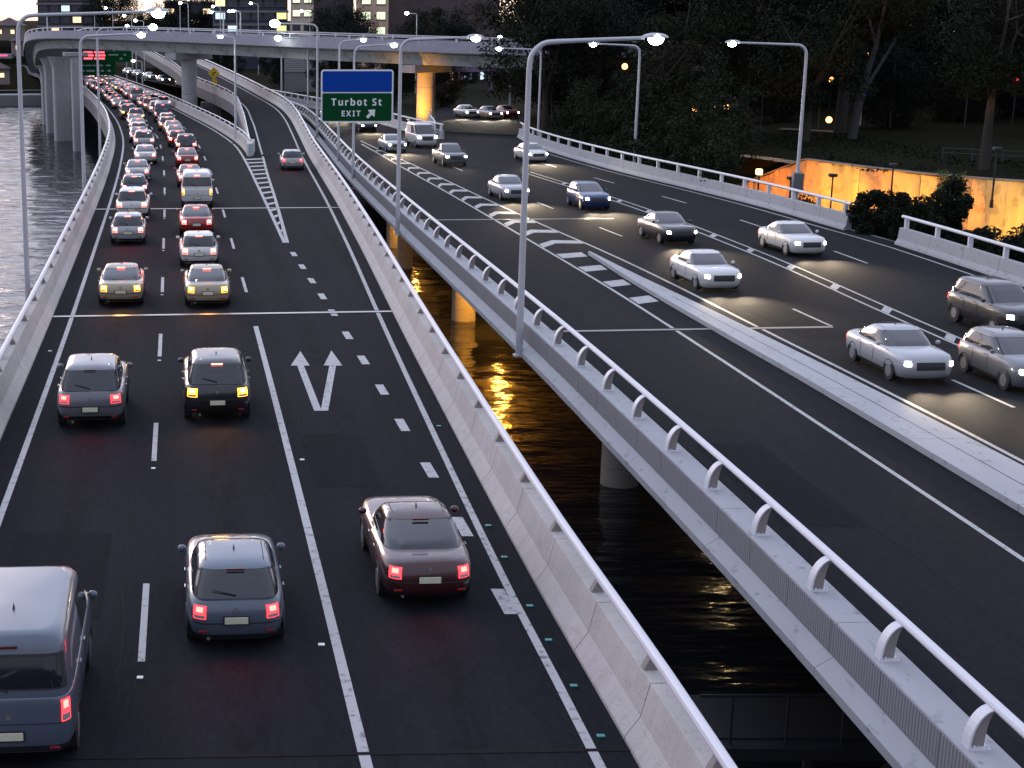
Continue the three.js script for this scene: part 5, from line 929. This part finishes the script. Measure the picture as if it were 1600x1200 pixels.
{
  const t = thing('building', 'low building faced with pale slats under the flyover', 'building', 3.8, -1, -263);
  part('wall', box(7.4, 7.0, 6, 0, 3.5, -3), M.concreteDark, t); part('roof', box(7.8, 0.2, 6.4, 0, 7.1, -3), M.concreteDark, t);
  for (let k = 0; k < 8; k++) part('slat', box(7.3, 0.26, 0.12, 0, 4.3 + k * 0.36, 0.1), wallMat(0.4, 0.4, 0.42), t);
  const p = thing('gateway', 'purple painted gateway frame at the end of the side street', 'gateway', 31.5, -0.6, -255);
  const pm = std(col(0.22, 0.15, 0.26), 0.6); part('beam', box(10.4, 0.85, 0.8, 0, 4.4, 0), pm, p); for (const x of [-4.8, 2.0, 4.9]) part('column', box(0.55, 4.0, 0.7, x, 2, 0), pm, p);
  part('lit_panel', box(1.3, 0.3, 0.1, -2.6, 3.2, 0.2), glowMat(0.45, 0.4, 1, 0.7), p);
  const k = thing('kiosk', 'low pink lit building at the right picture edge', 'building', 73.8, 1.2, -138, -0.4);
  part('wall', box(8.5, 2.6, 5, 0, 1.3, -2.5), wallMat(0.25, 0.15, 0.14), k); part('roof', rbox(9.6, 0.22, 6.2, 0.06, 0, 2.75, -2.2), M.concreteDark, k); part('sign_fascia', box(9.2, 0.9, 0.16, 0, 3.2, 0.8), glowMat(1, 0.28, 0.22, 0.42), k);
  for (const x of [-3, -1, 1, 3]) { const f = part('window', box(1.3, 1.5, 0.08, x, 1.4, 0.05), M.trim, k); part('pane', box(1.15, 1.35, 0.06, x, 1.4, 0.08), dark, f); }
  for (const x of [-4.4, 0, 4.4]) part('veranda_post', box(0.14, 2.7, 0.14, x, 1.35, 0.75), M.bark, k);
}
// park lamps whose light shows through the leaves
const pl = thing('park_lamp', 'orange park lamp glowing above the lamp by the wall', 'park lamp', 59.5, 1.6, -182);
part('shaft', limb([0, 0, 0], [0, 7.6, 0], 0.07, 0.06, 6), M.darkSteel, pl); part('lamp_globe', new THREE.SphereGeometry(0.3, 12, 8).translate(0, 7.8, 0), glowMat(1, 0.42, 0.12, 5), pl);
[[66.5, 180, 7.4, 'orange park lamp at the upper right of the forked trunk'], [68, 183, 6.4, 'lower orange park lamp right of the forked trunk'], [41.5, 158, 2.4, 'orange park lamp behind the undergrowth, left of a row'], [43.8, 160, 2.5, 'orange park lamp in the middle of a row behind the undergrowth'], [45.5, 161, 2.4, 'orange park lamp at the right end of a row behind undergrowth'], [38.8, 157, 2.0, 'orange park lamp close behind the blue sign lamp'], [52.3, 150, 1.8, 'small park lamp left of the lamp by the wall'], [62, 178, 4.6, 'park lamp shining in the middle of the dark park'], [34.2, 158, 6.6, 'orange park lamp just below the tall lamp arm']].forEach(([x, d, h, lab]) => { const c = copyOf(pl, lab, x, h - 7.6 + 0, -d, 0); });
// far left: hillside, houses, river wall, distant bridge
{
  const g = new THREE.SphereGeometry(1, 32, 12, 0, Math.PI * 2, 0, Math.PI / 2).scale(70, 15, 60); const p = g.attributes.position; for (let i = 0; i < p.count; i++) p.setY(i, p.getY(i) * (0.8 + 0.4 * blotA((p.getX(i) + 90) / 180, (p.getZ(i) + 90) / 180)));
  g.computeVertexNormals(); struct('hill', 'dark wooded hillside with houses at the far left', g.translate(-118, -3, -480), M.ground);
  const h = thing('house', 'pale house with lit windows on the hillside, nearest the lamp pole', 'house', -69.5, 2.5, -425, 0.2);
  part('wall', box(7, 4, 6, 0, 2, 0), wallMat(0.3, 0.26, 0.24), h); part('roof', new THREE.CylinderGeometry(0.1, 5.6, 2.2, 4).rotateY(Math.PI / 4).translate(0, 5.1, 0), std(col(0.08, 0.05, 0.05), 0.8), h);
  for (const x of [-2, 1.6]) { const f = part('window', box(1.3, 1.3, 0.1, x, 2.3, 3.02), M.trim, h); part('pane', box(1.1, 1.1, 0.06, x, 2.3, 3.06), lit.warm, f); }
  copyOf(h, 'pale house with lit windows high on the far left hill', -76, 6.5, -440, -0.1); copyOf(h, 'pale house with lit windows by the water at far left', -73.5, -4.0, -400, 0.3);
  const b = thing('footbridge', 'distant low bridge with pink lights at the far left edge', 'bridge', -83, 0.6, -420);
  part('deck', box(22, 1.2, 4, 0, 2, 0), wallMat(0.3, 0.3, 0.36), b); part('light_strip', box(20, 0.5, 0.1, 0, 2.2, 2.06), glowMat(1, 0.15, 0.35, 0.8), b); for (const x of [-6, 3]) part('column', box(1, 9, 2, x, -3, 0), wallMat(0.2, 0.2, 0.22), b);
  const w = thing('river_wall', 'pale river wall and walkway along the far left bank', 'river wall', -72, -8, -352, 0.16);
  part('wall', box(40, 3.2, 1.2, 0, 1.6, 0), M.concreteDark, w); part('walkway', box(40, 0.3, 4, 0, 3.3, -1.5), M.concreteCool, w); part('handrail', box(40, 0.1, 0.1, 0, 4.4, 0.3), M.steel, w);
}
renderer.render(scene, camera);
